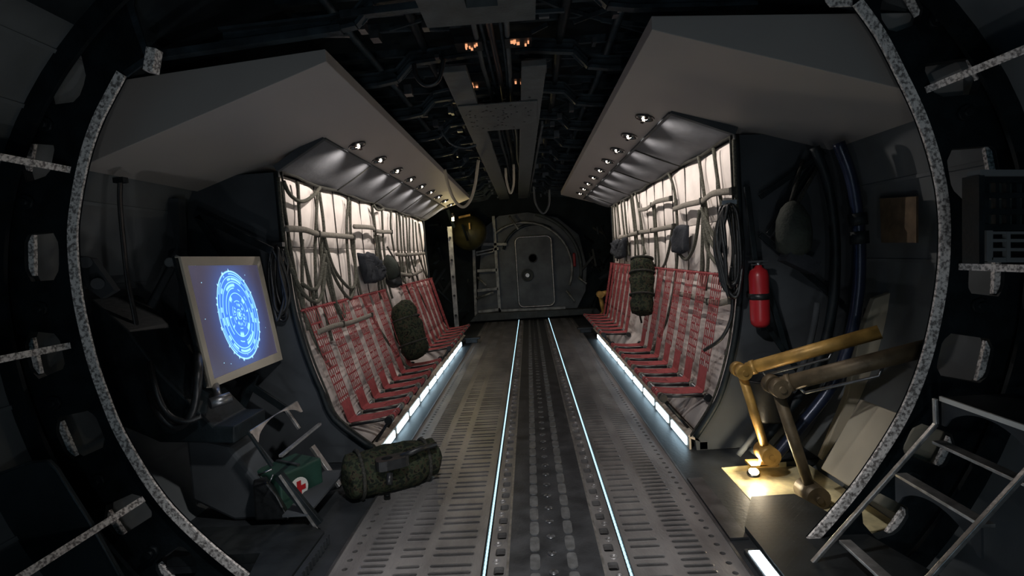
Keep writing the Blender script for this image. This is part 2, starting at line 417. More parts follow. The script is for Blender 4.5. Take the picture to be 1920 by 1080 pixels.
# LED floor strips
for xx, nm in ((-.289, 'left of the centre plate'), (.374, 'right of the centre plate')):
    t = thing('floor_light_strip', 'thin glowing cyan white light strip set in the floor, ' + nm, 'light strip', (xx, 6, 0), 'floor light strips')
    mb = MB()
    for s_ in (-1, 1): mb.box((xx + s_ * .0095, 6.4, .001), (.003, 11, .012))
    mb.box((xx, 6.4, -.008), (.02, 11, .006)); mb.build('channel', 'rubber', t)
    mb = MB(); y = Y0
    while y < Y1: mb.box((xx, y + .014, -.001), (.010, .022, .008)); y += .034
    o = mb.build('led', 'e_strip', t); o['kind'] = 'stuff'

# ================================================================== CABIN WALLS (quilted)
WL = [(2.15, -1.76), (1.6, -1.755), (1.15, -1.73), (.7, -1.63), (.29, -1.475), (.10, -1.23)]
WR = [(2.17, 1.45), (1.64, 1.455), (1.27, 1.455), (1.0, 1.43), (.68, 1.377), (.37, 1.275), (.10, 1.095)]
SIDES = {-1: dict(W=WL, y0=3.82, y1=9.25, led=-1.185, seams=[3.82, 4.2, 4.54, 4.98, 5.39, 5.77, 6.2, 6.63, 7.07, 7.5, 7.95, 8.4, 8.85, 9.25]),
         1: dict(W=WR, y0=3.72, y1=9.25, led=1.055, seams=[3.72, 4.19, 4.57, 5.0, 5.45, 5.8, 6.18, 6.58, 7.0, 7.4, 7.8, 8.27, 8.76, 9.25])}
for s_, S in SIDES.items():
    W = S['W']; nm = 'left' if s_ < 0 else 'right'
    def surf(z, y, d=0): return V((interp(W, z) - s_ * d, y, z))
    S['surf'] = surf
    top = W[0][0]
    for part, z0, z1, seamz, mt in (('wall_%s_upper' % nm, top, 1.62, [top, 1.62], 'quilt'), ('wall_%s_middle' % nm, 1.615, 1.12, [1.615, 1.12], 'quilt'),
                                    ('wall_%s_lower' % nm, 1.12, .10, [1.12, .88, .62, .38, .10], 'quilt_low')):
        mb = MB(); rws = []
        nz = max(8, int((z0 - z1) / .035)); ny = 150
        for i in range(nz + 1):
            z = z0 + (z1 - z0) * i / nz; row = []
            for a, b in zip(seamz, seamz[1:]):
                if a >= z >= b - 1e-6: v = (a - z) / (a - b); break
            pv = math.sin(PI * min(1, max(0, v))) ** .45
            for j in range(ny + 1):
                y = S['y0'] + (S['y1'] - S['y0']) * j / ny
                for a, b in zip(S['seams'], S['seams'][1:]):
                    if a <= y <= b + 1e-6: u = (y - a) / (b - a); break
                pu = math.sin(PI * min(1, max(0, u))) ** .42
                nz_ = noise.noise(V((y * 4, z * 4, s_ * 3))) * .012 + noise.noise(V((y * 13, z * 9, s_ * 3))) * .006
                if mt == 'quilt_low': nz_ *= 1.5
                row.append(surf(z, y, -.045 + .04 * min(pu, 1) * pv + nz_ * pu * pv))
            rws.append(row)
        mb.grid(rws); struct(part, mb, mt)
    mb = MB()
    for q in S['seams'][1:-1]:
        mb.tube([surf(z, q + .006 * math.sin(z * 9 + q), .0) + V((s_ * .028, 0, 0)) for z in [top - (top - 1.12) * i / 14 for i in range(15)]], .0055, 5)
    struct('trim_37', mb, 'cord_dark')
    # sill trim at the wall foot, end trim cords
    x0 = interp(W, .1)
    mb = MB(); mb.hexa([(x0 - s_ * 0, S['y0'], .125), (S['led'] - s_ * .01, S['y0'], .105), (S['led'] + s_ * .0, S['y0'], .09), (x0 + s_ * .05, S['y0'], .05)],
                       [(x0 - s_ * 0, S['y1'], .125), (S['led'] - s_ * .01, S['y1'], .105), (S['led'] + s_ * .0, S['y1'], .09), (x0 + s_ * .05, S['y1'], .05)])
    mb.box((x0 + s_ * .06, (S['y0'] + S['y1']) / 2, .03), (.06, S['y1'] - S['y0'], .06))
    struct('trim_8', mb, 'greytrim', bev=.004)
    # closing end wall (dark) at the near end: profile out to the hull, and far end
    for ye, dirn in ((S['y0'], -1), (S['y1'], 1)):
        poly = [V((x + s_ * .0, ye, z)) for z, x in W]
        poly += [V((x0 + s_ * .01, ye, .0))]
        hp = []
        aa = range(-36, 27, 3) if s_ > 0 else range(216, 152, -3)
        for a in aa:
            x, z = hull(D(a), .02)
            if z > -.02: hp.append(V((x, ye, z)))
        soz = 2.27
        poly += hp + [V((hull(D(24 if s_ > 0 else 156), .02)[0], ye, hull(D(24), .02)[1]))]
        mb = MB(); mb.prism(poly, (0, dirn * -.04, 0)); struct('wall_%s_end' % nm, mb, 'part' if dirn < 0 else 'black')
    # piping around the near edge
    pts = catm([surf(z, S['y0'] - .015, .0) for z in (top, 1.9, 1.62, 1.3, 1.05, .8, .55, .33, .1)], 4)
    mb = MB(); mb.tube(pts, .022, 8); struct('trim_9', mb, 'black')
    mb = MB(); mb.tube([p + V((-s_ * .03, .02, 0)) for p in pts], .009, 6); struct('trim_10', mb, 'cord_dark')
    pts = [surf(top, S['y0'] + (S['y1'] - S['y0']) * j / 40, .005 + .01 * math.sin(j * 1.1)) + V((0, 0, .012 * math.sin(j * .8))) for j in range(41)]
    mb = MB(); mb.tube(pts, .016, 6); struct('trim_11', mb, 'cord_dark')

# slanted grey quilt + soffits
SOF = {-1: dict(j=(-1.405, 2.367), inner=(-.98, 2.505), k=.33, y0=2.79, y1=9.6), 1: dict(j=(1.025, 2.352), inner=(.648, 2.470), k=.31, y0=2.61, y1=9.6)}
for s_, S in SOF.items():
    W = SIDES[s_]; zt, xt = W['W'][0]; xj, zj = S['j']
    mb = MB(); rws = []
    seams = W['seams'][::3]
    for i in range(13):
        t = i / 12; row = []
        for j in range(121):
            y = W['y0'] + (W['y1'] + .1 - W['y0']) * j / 120
            d = min(abs(y - q) for q in seams); sag = .012 * (1 - math.exp(-d / .05)) * math.sin(PI * t) ** .5 + .004 * noise.noise(V((y * 5, t * 4, s_)))
            row.append(V((xt + (xj - xt) * t, y, zt + (zj - zt) * t - sag)))
        rws.append(row)
    mb.grid(rws); struct('trim_12', mb, 'quilt_grey')
    # edge lines
    mb = MB(); mb.beam((xt, W['y0'] - .01, zt + .02), (xj, W['y0'] - .01, zj + .01), .04, .05); mb.beam((xj, W['y0'], zj - .004), (xj, W['y1'] + .1, zj - .004), .03, .012)
    struct('trim_13', mb, 'part')
    mb = MB()
    for q in seams[1:]:
        mb.tube([V((xt + (xj - xt) * t, q, zt + (zj - zt) * t - .004 - .006 * math.sin(PI * t))) for t in [i / 8 for i in range(9)]], .006, 6)
    struct('trim_14', mb, 'cord_dark')
    # soffit slab
    xi, zi = S['inner']; xo = -2.36 if s_ < 0 else 2.08; zo = zi - S['k'] * abs(xo - xi)
    mb = MB()
    a = [(xi, zi), (xo, zo), (xo, zo + .42), (xi, zi + .065)] 
    mb.hexa([V((x, S['y0'], z)) for x, z in a], [V((x, S['y1'], z)) for x, z in a])
    struct('ceiling_soffit', mb, 'soffit', bev=.004)

# downlights
def downlight(pos, nrm_, label):
    t = thing('downlight', label, 'downlight', pos, 'soffit downlights')
    pos = V(pos); nv = V(nrm_).normalized()
    mb = MB(); mb.lathe(pos + nv * -.012, nv, [(0, .068), (.02, .072), (.026, .066), (.024, .056), (.012, .05)], 24); tr_ = mb.build('trim_ring', 'lamptrim', t)
    mb = MB(); mb.cyl(pos - nv * .01, pos + nv * .003, .056, 20); rf_ = mb.build('reflector', 'black', t)
    q = nv.to_track_quat('Z', 'Y').to_matrix()
    mb = MB(); mb.box(pos + nv * .012, (.024, .036, .008), q); mb.build('led_chip', 'e_warm', rf_)
    for k in (-1, 1):
        mb = MB(); mb.box(pos + V((0, k * .058, -.002)) + nv * .012, (.06, .022, .022), q); mb.build('clip', 'lamptrim', tr_)
    return t
ORD = ['nearest', 'second', 'third', 'fourth', 'fifth', 'sixth', 'seventh', 'eighth', 'farthest']
for s_, xl, ys in ((-1, -1.30, [4.247 + .635 * i for i in range(9)]), (1, .905, [3.961 + .6 * i for i in range(9)])):
    S = SOF[s_]; xi, zi = S['inner']
    nv = V((-s_ * S['k'] * -1, 0, 1)).normalized() * -1 if False else V((-s_ * S['k'], 0, -1)).normalized()
    for i, y in enumerate(ys):
        z = zi - S['k'] * abs(xl - xi)
        t = downlight((xl, y, z - .002), nv, '%s downlight in the row along the %s soffit' % (ORD[i], 'left' if s_ < 0 else 'right'))
        lamp('bulb', 'SPOT', V((xl, y, z)) + nv * .055 + V((-s_ * .02, 0, 0)), 21, (1, .9, .83), .012, aim((s_ * .85, 0, -1)), t, D(118), .8)

# ================================================================== UNDER-BENCH LIGHTS
for s_ in (-1, 1):
    S = SIDES[s_]; x = S['led']; nm = 'left' if s_ < 0 else 'right'
    t = thing('bench_light', 'long row of glowing cold white light boxes under the %s bench' % nm, 'light strip', (x, 6.2, 0), 'bench lights')
    y1 = 8.75; n = 10; y0 = S['y0'] + .02; p = (y1 - y0) / n
    mb = MB(); mb.box((x + s_ * .012, (y0 + y1) / 2, .044), (.014, y1 - y0, .088)); mb.build('housing', 'greytrim', t)
    for i in range(n):
        mb = MB(); mb.box((x, y0 + p * (i + .5), .045), (.012, p * .80, .058)); mb.build('lens', 'e_cold', t, bev=.003)

# ================================================================== WEBBING BENCHES
BN = {-1: dict(rail=(-1.685, 1.14), rear=(-1.435, .25), front=(-1.10, .292), y=3.90, name='left', groups=[('near', 0, 6), ('far', 9, 15)]),
      1: dict(rail=(1.395, 1.215), rear=(1.225, .348), front=(.905, .362), y=3.86, name='right', groups=[('near', 0, 6), ('far', 9, 15)])}
PIT = .335
def bench(s_, which, k0, k1):
    B = BN[s_]; rx, rz = B['rail']; ex, ez = B['rear']; fx, fz = B['front']
    ya = B['y'] + k0 * PIT - .05; yb = B['y'] + k1 * PIT + .26
    t = thing('webbing_bench', 'red webbing troop bench with net backrest, %s half along the %s wall' % (which, B['name']), 'bench', (ex, (ya + yb) / 2, 0), 'red webbing benches')
    mb = MB(); mb.tube([(ex, ya, ez), (ex, yb, ez)], .017, 10)
    rt_ = mb.build('rear_tube', 'bolt', t)
    mb = MB(); mb.tube([(fx, ya, fz), (fx, yb, fz)], .02, 10); ft_ = mb.build('front_tube', 'bolt', t)
    mb = MB()
    for y in (ya, yb):
        for x, z, r in ((ex, ez, .028), (fx, fz, .03)): mb = MB(); mb.cyl((x, y - .02, z), (x, y + .02, z), r, 14); mb.build('end_cap', 'rubber', rt_ if x == ex else ft_)
    mb = MB(); mb.tube([(rx, ya, rz), (rx, yb, rz)], .008, 8); mb.build('top_rail', 'red', t)
    # struts from front tube back to the sill
    sx = SIDES[s_]['led'] + s_ * .03
    y = ya + .04
    while y < yb:
        mb = MB(); mb.tube([(fx, y, fz), (sx + s_ * .03, y, .085)], .011, 8); mb.tube([(fx, y, fz), (ex, y, ez)], .011, 8); mb.build('strut', 'rubber', t)
        MB().cyl((fx, y - .018, fz), (fx, y + .018, fz), .026, 12).build('collar', 'web', ft_); MB().cyl((ex, y - .018, ez), (ex, y + .018, ez), .024, 12).build('collar', 'web', rt_)
        y += PIT * 1.0
    for k in range(k0, k1 + 1):
        yc = B['y'] + k * PIT + .115; w = .19
        # net: cords from rail to the solid strap
        ks = .40 if s_ < 0 else .52
        def back(z):
            u = (rz - z) / (rz - ez); bow = .018 * math.sin(PI * u); return rx + (ex - rx) * u + s_ * bow * 0 - s_ * .004
        mb = MB(); nc = 6
        for c in range(nc):
            f = c / (nc - 1) - .5
            pts = []
            for i in range(9):
                z = rz + (ks - rz) * i / 8; ww = w * (1 + .18 * max(0, 1 - i / 2.)) 
                pts.append((back(z), yc + f * ww + .004 * math.sin(i * 2 + c), z))
            mb.tube(pts, .0035, 4)
            mb.tube([(rx, yc + f * w * 1.18 - .006, rz - .02), (rx - s_ * .014, yc + f * w * 1.18, rz + .012), (rx + s_ * .014, yc + f * w * 1.18, rz + .012), (rx, yc + f * w * 1.18 + .006, rz - .02)], .0035, 4)
        z = rz - .115; i = 0
        while z > ks + .02:
            seg = [(-.5, .5)] if i % 2 == 0 else [(-.5, -.1), (.1, .5)]
            for a, b in seg:
                mb.beam((back(z), yc + a * w, z), (back(z), yc + b * w, z), .006, .014, up=(0, 0, 1))
            z -= .058; i += 1
        mb.build('back_net', 'red', t)
        # solid strap with a fold at the rear tube, splitting into two tails at the front tube
        mb = MB(); hw = .085
        zs = [ks + .02, ks - .06, (ks + ez) / 2, ez + .03]
        rows_ = [[V((back(z) - s_ * .003, yc + f * hw, z)) for f in (-1, -.33, .33, 1)] for z in zs]
        rows_ += [[V((ex - s_ * .015, yc + f * hw, ez + .012)) for f in (-1, -.33, .33, 1)]]
        m_ = .5
        rows_ += [[V((ex + (fx - ex) * q, yc + f * hw, ez + .018 + (fz - ez) * q - .01 * math.sin(PI * q))) for f in (-1, -.33, .33, 1)] for q in (.15, .35, .5)]
        mb.grid(rows_, False)
        for a, b in ((-1, -.36), (-.12, .12), (.36, 1)):
            rr = [[V((ex + (fx - ex) * q, yc + f * hw, ez + .018 + (fz - ez) * q - .01 * math.sin(PI * q))) for f in (a, b)] for q in (.5, .7, .85, .96)]
            for ang in range(60, -200, -30):
                an = D(ang) if True else 0
                rr.append([V((fx - s_ * math.cos(D(ang)) * .024, yc + f * hw, fz + math.sin(D(ang)) * .024)) for f in (a, b)])
            mb.grid(rr, False)
        mb.build('seat_strap', 'red', t, solid=.004)
    return t
for s_ in (-1, 1):
    for w, a, b in BN[s_]['groups']: bench(s_, w, a, b)
# braided webbing slung low behind the nets
def poly_on(pts, X, dd=0.): return [PX(px, py, X) for px, py in pts]

# ================================================================== CARGO NETS / ROPES
def ropes(s_, label, verts, loops, horis):
    X = -1.712 if s_ < 0 else 1.405
    al = [PX(p[0], p[1], X) for q in verts + loops + horis for p in q]
    c = sum(al, V()) / len(al)
    t = thing('cargo_net', label, 'net', (X, c.y, 0), 'rope nets on the cabin walls')
    def cl(p):
        xw = interp(SIDES[s_]['W'], p.z) - s_ * .028
        return V((xw, p.y, min(p.z, 2.15)))
    for q in verts:
        mb = MB(); mb.tube([cl(p) for p in catm([PX(a, b, X) for a, b in q], 6)], .0135, 7); mb.build('vertical_strap', 'rope', t)
    for q in loops:
        mb = MB(); mb.tube([cl(p) + V((-s_ * .018, 0, 0)) for p in catm([PX(a, b, X) for a, b in q], 7)], .015, 7); mb.build('hanging_loop', 'rope', t)
    for q in horis:
        pts = [cl(p) + V((-s_ * .03, 0, 0)) for p in catm([PX(a, b, X) for a, b in q], 6)]
        mb = MB(); mb.tube(pts, .024, 8, flat=.55, twist=(1, 0, 0)); xs_ = mb.build('cross_strap', 'web', t)
        mb = MB(); mb.box(pts[-1], (.03, .045, .05)); mb.box(pts[len(pts) // 2], (.034, .02, .055)); mb.build('buckle', 'cord_dark', xs_)
ropes(-1, 'tangled rope net with drooping loops at the near end of the left wall',
      [[(527, 332), (538, 455), (562, 560), (575, 640), (592, 690)], [(531, 340), (543, 427), (561, 560)], [(563, 341), (567, 427), (573, 482), (588, 570), (590, 620)], [(571, 449), (567, 538), (567, 620)],
       [(600, 354), (596, 427), (593, 496), (592, 560)], [(603, 360), (611, 427), (614, 520), (632, 600)], [(657, 371), (653, 427), (655, 496), (656, 560)],
       [(660, 377), (661, 440), (667, 496), (680, 570), (720, 700)], [(607, 440), (604, 540), (605, 640)]],
      [[(532, 340), (544, 365), (565, 378), (586, 368), (600, 352)], [(562, 532), (580, 543), (594, 532), (607, 477)], [(543, 503), (563, 550), (587, 567), (600, 547), (608, 493)],
       [(608, 445), (622, 500), (640, 530), (655, 541), (664, 520), (663, 450)], [(610, 480), (630, 533), (650, 560), (660, 540)], [(609, 470), (622, 560), (632, 595), (636, 570)]],
      [[(533, 429), (567, 431), (594, 439), (628, 442), (660, 445)], [(575, 625), (610, 612), (640, 606), (680, 592)]])
ropes(-1, 'rope net around the black cloth bags, middle of the left wall',
      [[(701, 385), (706, 432), (712, 496), (716, 560)], [(706, 440), (716, 500), (727, 590)], [(719, 393), (722, 468), (730, 560)], [(736, 396), (735, 427), (741, 471)], [(746, 399), (748, 468), (755, 510)], [(704, 400), (709, 470), (709, 560)]],
      [[(709, 440), (716, 500), (728, 530)], [(701, 385), (706, 392), (712, 394), (719, 392)]],
      [[(661, 425), (694, 427), (706, 434), (732, 435)]])
ropes(-1, 'close-set vertical ropes at the far end of the left wall',
      [[(758, 403), (761, 471), (775, 527), (790, 590)], [(770, 408), (771, 475), (783, 527)], [(781, 416), (786, 475), (799, 521)], [(788, 419), (794, 471), (800, 520)], [(764, 405), (768, 500)], [(776, 412), (779, 500)], [(752, 402), (758, 520), (766, 560)]],
      [[(747, 470), (752, 520), (755, 527), (757, 500)], [(760, 480), (764, 520), (768, 505)]],
      [[(740, 477), (758, 478), (794, 475)], [(747, 514), (768, 516), (786, 508)]])
ropes(1, 'rope net with wide loops beside the black cable coil, near end of the right wall',
      [[(1305, 288), (1315, 360), (1322, 430), (1322, 545)], [(1333, 276), (1342, 348), (1349, 396), (1352, 470)], [(1250, 324), (1261, 360), (1266, 433), (1265, 500), (1260, 600), (1250, 670)], [(1313, 382), (1312, 445), (1311, 510), (1316, 540)], [(1371, 262), (1375, 380), (1378, 480)]],
      [[(1311, 394), (1302, 457), (1289, 485), (1279, 483), (1272, 474)], [(1315, 389), (1328, 445), (1347, 478)], [(1317, 408), (1326, 469), (1349, 500)], [(1318, 400), (1335, 440), (1352, 455)]],
      [[(1265, 392), (1289, 384), (1318, 377), (1339, 363), (1376, 358)], [(1278, 550), (1320, 560), (1350, 568), (1378, 563)]])
ropes(1, 'rope net above the camouflage roll, middle of the right wall',
      [[(1224, 384), (1227, 433), (1232, 500), (1232, 560)], [(1221, 386), (1224, 433), (1226, 500)], [(1189, 360), (1197, 408), (1200, 445), (1207, 476)], [(1194, 380), (1202, 440), (1204, 480)], [(1183, 365), (1190, 433), (1194, 480)], [(1180, 372), (1187, 440), (1188, 480)]],
      [[(1260, 428), (1255, 461), (1246, 495), (1236, 510)]],
      [[(1199, 393), (1212, 392), (1224, 384), (1233, 378), (1260, 372)], [(1200, 435), (1214, 434), (1235, 430), (1265, 424)]])
ropes(1, 'close-set vertical ropes at the far end of the right wall',
      [[(1162, 377), (1168, 440), (1172, 490)], [(1155, 380), (1160, 440)], [(1150, 384), (1153, 450), (1155, 490)], [(1146, 386), (1148, 450), (1150, 490)], [(1168, 375), (1173, 440), (1177, 480)]],
      [], [[(1160, 447), (1180, 441), (1198, 436)]])

# ================================================================== CLOTH BAGS AND PACKS
def cloth_bag(s_, outline, ya, th, label, folds=3):
    X = (-1.69 if s_ < 0 else 1.40)
    pts = [PX(a, b, X) for a, b in outline]; c = sum(pts, V()) / len(pts)
    rim = [pts[i].lerp(pts[(i + 1) % len(pts)], q / 5) for i in range(len(pts)) for q in range(5)]; N = len(rim); mb = MB(); rws = []
    for k, (f, d) in enumerate([(1., 0), (1.0, .35), (.94, .8), (.85, .95), (.7, 1.), (.55, 1.), (.4, 1.0), (.25, 1.0), (.1, 1.), (.01, 1.)]):
        row = []
        for i, p in enumerate(rim):
            q = c + (p - c) * f
            ph = folds * (q.y - c.y) / .34 + q.z * 1.3; fold = .05 * (abs((ph % 1) * 2 - 1) - .5) * min(1, d * 1.2) + .01 * noise.noise(q * 14)
            row.append(V((X - s_ * (th * d + fold), q.y, q.z)))
        rws.append(row)
    rws.insert(0, [V((X + s_ * .012, (c + (p - c) * .96).y, (c + (p - c) * .96).z)) for p in rim])
    mb.grid(rws, True, cu=True)
    o = mb.build('cloth_bag', 'cap'); tag(o, label, 'bag', 'black cloth bags hung on the walls'); return o
cloth_bag(-1, [(670, 474), (681, 480), (688, 472), (697, 479), (708, 490), (717, 508), (714, 525), (700, 531), (684, 532), (677, 510)], 0, .055, 'wide folded black cloth bag with pointed top hung on the left wall')
cloth_bag(1, [(1262, 448), (1268, 431), (1280, 426), (1281, 421), (1290, 422), (1290, 470), (1280, 476), (1266, 470)], 0, .055, 'rounded black cloth hood with pointed tip hung on the right wall', 1)
cloth_bag(1, [(1150, 455), (1158, 448), (1168, 450), (1176, 444), (1173, 482), (1162, 486), (1152, 478)], 0, .055, 'crumpled black cloth bag at the far end of the right wall', 3)
# slim olive pouch on the left wall
p0 = PX(727, 478, -1.66); p1 = PX(741, 536, -1.64)
t = thing('equipment_pouch', 'slim olive pouch with a black base hung beside the folded black bag on left wall', 'pouch', (p0.x, p0.y, 0))
def blob(path, prof, mt, nm, parent, n=20, lump=.012, flat=1., twist=None, seed=0):
    mb = MB(); pts = [V(p) for p in path]; mb.tube(pts, prof, n, flat=flat, twist=twist)
    mb.v = [v + V((noise.noise(v * 9 + V((seed, 0, 0))), noise.noise(v * 9 + V((0, seed + 5, 0))), noise.noise(v * 9 + V((0, 0, seed + 9))))) * lump + V((noise.noise(v * 30), 0, noise.noise(v * 30 + V((3, 3, 3))))) * lump * .4 for v in mb.v]
    return mb.build(nm, mt, parent)
L = lambda a, b, t_: a + (b - a) * t_
blob([L(p0, p1, q) for q in (0, .08, .25, .45, .6, .68)], [.01, .05, .085, .1, .1, .08], 'olive', 'pouch', t)
blob([L(p0, p1, q) for q in (.66, .7, .85, .97, 1.02)], [.06, .095, .1, .08, .02], 'rubber', 'base', t)
mb = MB(); mb.tube([p0 + V((.0, -.0, .1)), L(p0, p1, .4) + V((.1, 0, 0)), p1 + V((.08, 0, 0))], .012, 6); mb.build('strap', 'cord_dark', t)

def pack(nm, label, pts, radii, seed, bands, flat=1., twist=None, extra=None):
    pts = catm(pts, 8); n = len(pts); N = len(radii)
    rr = []
    for i in range(n):
        u = i / (n - 1) * (N - 1); k = min(N - 2, int(u)); r = radii[k] + (radii[k + 1] - radii[k]) * (u - k)
        for b in bands: r *= 1 - .10 * math.exp(-((i / (n - 1) - b) / .03) ** 2)
        rr.append(r)
    t = thing(nm, label, 'camouflage pack', tuple(V((pts[n // 2].x, pts[n // 2].y, min(p.z for p in pts)))), 'camouflage packs')
    blob(pts, rr, 'camo', 'roll', t, 26, .02, flat, twist, seed)
    for b in bands:
        i = int(b * (n - 1)); c = pts[i]; tg = (pts[min(i + 1, n - 1)] - pts[max(0, i - 1)]).normalized()
        ref = V(twist) if twist else V((0, 0, 1)) if abs(tg.z) < .9 else V((1, 0, 0))
        a = (ref - tg * ref.dot(tg)).normalized(); bb = tg.cross(a)
        mb = MB(); mb.tube([c + (a * math.cos(q) * flat + bb * math.sin(q)) * rr[i] * 1.06 for q in [2 * PI * k / 24 for k in range(24)]], .012, 6, closed=True); mb.build('strap', 'cord_dark', t)
    return t
# left bench pack: leans on the left wall and stands on the sill
a = PX(752, 576, -1.50); b = PX(783, 668, -1.33)
pack('camouflage_pack', 'tall rolled camouflage pack leaning between the two red benches on the left', [a + V((-.05, 0, .02)), L(a, b, .12), L(a, b, .5), L(a, b, .85), b + V((.02, 0, -.015))], [.05, .15, .165, .17, .17, .165, .14, .04], 2, [.35, .66])
# right bench pack hung higher
a = PX(1204, 482, 1.27); b = PX(1204, 590, 1.20)
t = pack('camouflage_pack', 'upright camouflage roll with a black side tube hung on the right wall', [a, L(a, b, .1), L(a, b, .5), L(a, b, .9), b], [.03, .115, .13, .135, .13, .125, .12, .04], 5, [.18, .4, .62])
c = L(a, b, .1) + V((-.02, .16, .02))
mb = MB(); mb.tube([c, c + V((0, 0, -.28))], .035, 10); mb.tube([c + V((0, 0, -.2)), c + V((-.02, .02, -.5)), c + V((.02, .02, -.72))], .012, 6); mb.build('side_tube', 'rubber', t)
# floor pack
a = V((-1.20, 3.20, .14)); b = V((-.72, 3.50, .13))
t = pack('camouflage_pack', 'large camouflage duffel lying on the floor at the foot of the left bench', [a + V((-.03, -.02, 0)), L(a, b, .08), L(a, b, .5), L(a, b, .92), b + V((.03, .02, 0))], [.03, .135, .15, .145, .15, .14, .12, .04], 9, [.3, .72])
c = PY(735, 860, 3.18)
mb = MB(); q = M.Rotation(.5, 3, 'Z')
outer = []; hole = []
for k in range(16):
    tt = 2 * PI * (k + .5) / 16; cc, ss = math.cos(tt), math.sin(tt)
    outer.append(c + q @ V((math.copysign(abs(cc) ** .5, cc) * .1, math.copysign(abs(ss) ** .5, ss) * .055, .01))); hole.append(c + q @ V((-.03 + cc * .035, ss * .028, .01)))
mb.cell(outer, hole, (0, 0, -.02)); mb.add(outer + [p - V((0, 0, .06)) for p in outer], [(i, (i + 1) % 16, 16 + (i + 1) % 16, 16 + i) for i in range(16)])
mb.build('buckle_box', 'rubber', t)
mb = MB(); mb.tube([c + V((.05, .02, .0)), c + V((.16, .1, .02)), c + V((.24, .18, .01))], .018, 8); mb.tube([c + V((.0, -.07, -.06)), c + V((.0, -.1, -.12))], .02, 8); mb.build('handle', 'rubber', t)

# ================================================================== CABLE COILS
def coil(label, cx, cy, Y, w, h, n, mt='rubber', tail=None, seed=1):
    rnd = random.Random(seed); c = PY(cx, cy, Y)
    t = thing('cable_coil', label, 'cable coil', tuple(c))
    for k in range(n):
        pts = []
        ww = w * (.55 + .5 * rnd.random()); hh = h * (.85 + .18 * rnd.random()); ox = (rnd.random() - .5) * w * .3; oy = (rnd.random() - .5) * .1
        for i in range(28):
            a_ = 2 * PI * i / 28
            pts.append(c + V((math.sin(a_) * ww + ox + .01 * math.sin(3 * a_ + k), oy + .02 * math.cos(2 * a_ + k), math.cos(a_) * hh - h * .05 + (h - hh))))
        mb = MB(); mb.tube(pts, .012, 7, closed=True); mb.build('loop', mt, t)
    if tail: 
        mb = MB(); mb.tube(catm(tail, 8), .013, 7); mb.build('tail', mt, t)
    mb = MB(); mb.beam(c + V((-.03, .02, h)), c + V((.06, .0, h)), .03, .03); mb.build('hook', 'bolt', t)
coil('thick coil of black cable hung at the near edge of the right quilted wall', 1367, 467, 3.62, .075, .31, 10,
     tail=[PY(1372, 500, 3.66), PY(1374, 560, 3.68), PY(1370, 600, 3.70), PY(1352, 635, 3.72), PY(1320, 657, 3.82)], seed=4)
coil('thin coil of black cable hung behind the display on the left', 522, 528, 3.72, .07, .26, 7, seed=8)
t = thing('hose_loop', 'large slack loop of black hose hanging low in the left bay', 'hose', tuple(PY(310, 700, 3.4)))
mb = MB(); mb.tube(catm([PY(x, y, Y) for x, y, Y in [(262, 560, 3.3), (268, 660, 3.1), (290, 760, 2.8), (330, 800, 2.78), (362, 770, 2.78), (372, 690, 2.82), (366, 640, 3.2)]], 8), .022, 8); mb.build('hose', 'rubber', t)
mb = MB(); mb.tube(catm([PY(x, y, Y) for x, y, Y in [(275, 600, 3.2), (285, 700, 2.8), (310, 770, 2.76), (345, 790, 2.76), (378, 780, 2.8)]], 8), .016, 8); mb.build('inner_hose', 'rubber', t)

# ================================================================== EXTINGUISHER
c = PY(1422, 500, 3.58); bt = PY(1422, 613, 3.58)
t = thing('fire_extinguisher', 'red fire extinguisher with a black band hung on the right end panel', 'fire extinguisher', (c.x, c.y, bt.z))
h = c.z - bt.z; r = .062
mb = MB(); mb.lathe((c.x, c.y, bt.z), (0, 0, 1), [(0, .01), (.0, r * .6), (.02, r * .92), (.05, r), (h - .06, r), (h - .025, r * .85), (h - .005, r * .4), (h + .01, .02)], 24); mb.build('cylinder', 'extred', t)
mb = MB(); mb.cyl((c.x, c.y, bt.z + h * .46), (c.x, c.y, bt.z + h * .56), r * 1.04, 24); mb.box((c.x, c.y + .05, bt.z + h * .51), (.08, .12, .03)); mb.build('mounting_band', 'rubber', t)
mb = MB(); mb.cyl((c.x, c.y, c.z), (c.x, c.y, c.z + .03), .018, 12); mb.box((c.x - .005, c.y, c.z + .035), (.13, .025, .012)); mb.box((c.x + .01, c.y, c.z + .015), (.11, .02, .01)); mb.build('valve_handle', 'bolt', t)
# side bay, right: brace beams, bag, pipe frame
Ye = 3.62
def bars(name, label, cat, segs, mt, w=.05, d=.03):
    t = thing(name, label, cat, tuple(PY(segs[0][0], segs[0][1], Ye)))
    for (x0_, y0_, x1_, y1_) in segs: MB().beam(PY(x0_, y0_, Ye), PY(x1_, y1_, Ye), w, d, up=(0, 1, 0)).build('bar', mt, t, bev=.003)
    return t
bars('cross_brace', 'dark crossed bracing bars on the right end panel behind the extinguisher', 'brace', [(1545, 285, 1425, 370), (1545, 285, 1440, 440), (1425, 440, 1580, 570), (1440, 540, 1475, 660), (1400, 350, 1430, 620), (1430, 600, 1500, 700)], 'black', .035, .02)
bars('cross_brace', 'dark crossed bracing bars on the left end panel above the display', 'brace', [(365, 400, 510, 470), (370, 405, 420, 480), (480, 700, 440, 800), (420, 690, 540, 770)], 'black', .05, .02)
a = PY(1483, 378, 3.45); b = PY(1492, 490, 3.45)
t = thing('hanging_bag', 'dark olive teardrop bag slung from straps in the right bay', 'bag', tuple(b))
blob([L(a, b, q) for q in (0, .1, .3, .55, .8, .97)], [.03, .07, .1, .11, .1, .03], 'olive', 'bag_body', t, 18, .015)
mb = MB(); mb.box(b + V((.02, 0, 0)), (.2, .12, .09), M.Rotation(.5, 3, 'Y')); mb.build('pouch_flap', 'cap', t)
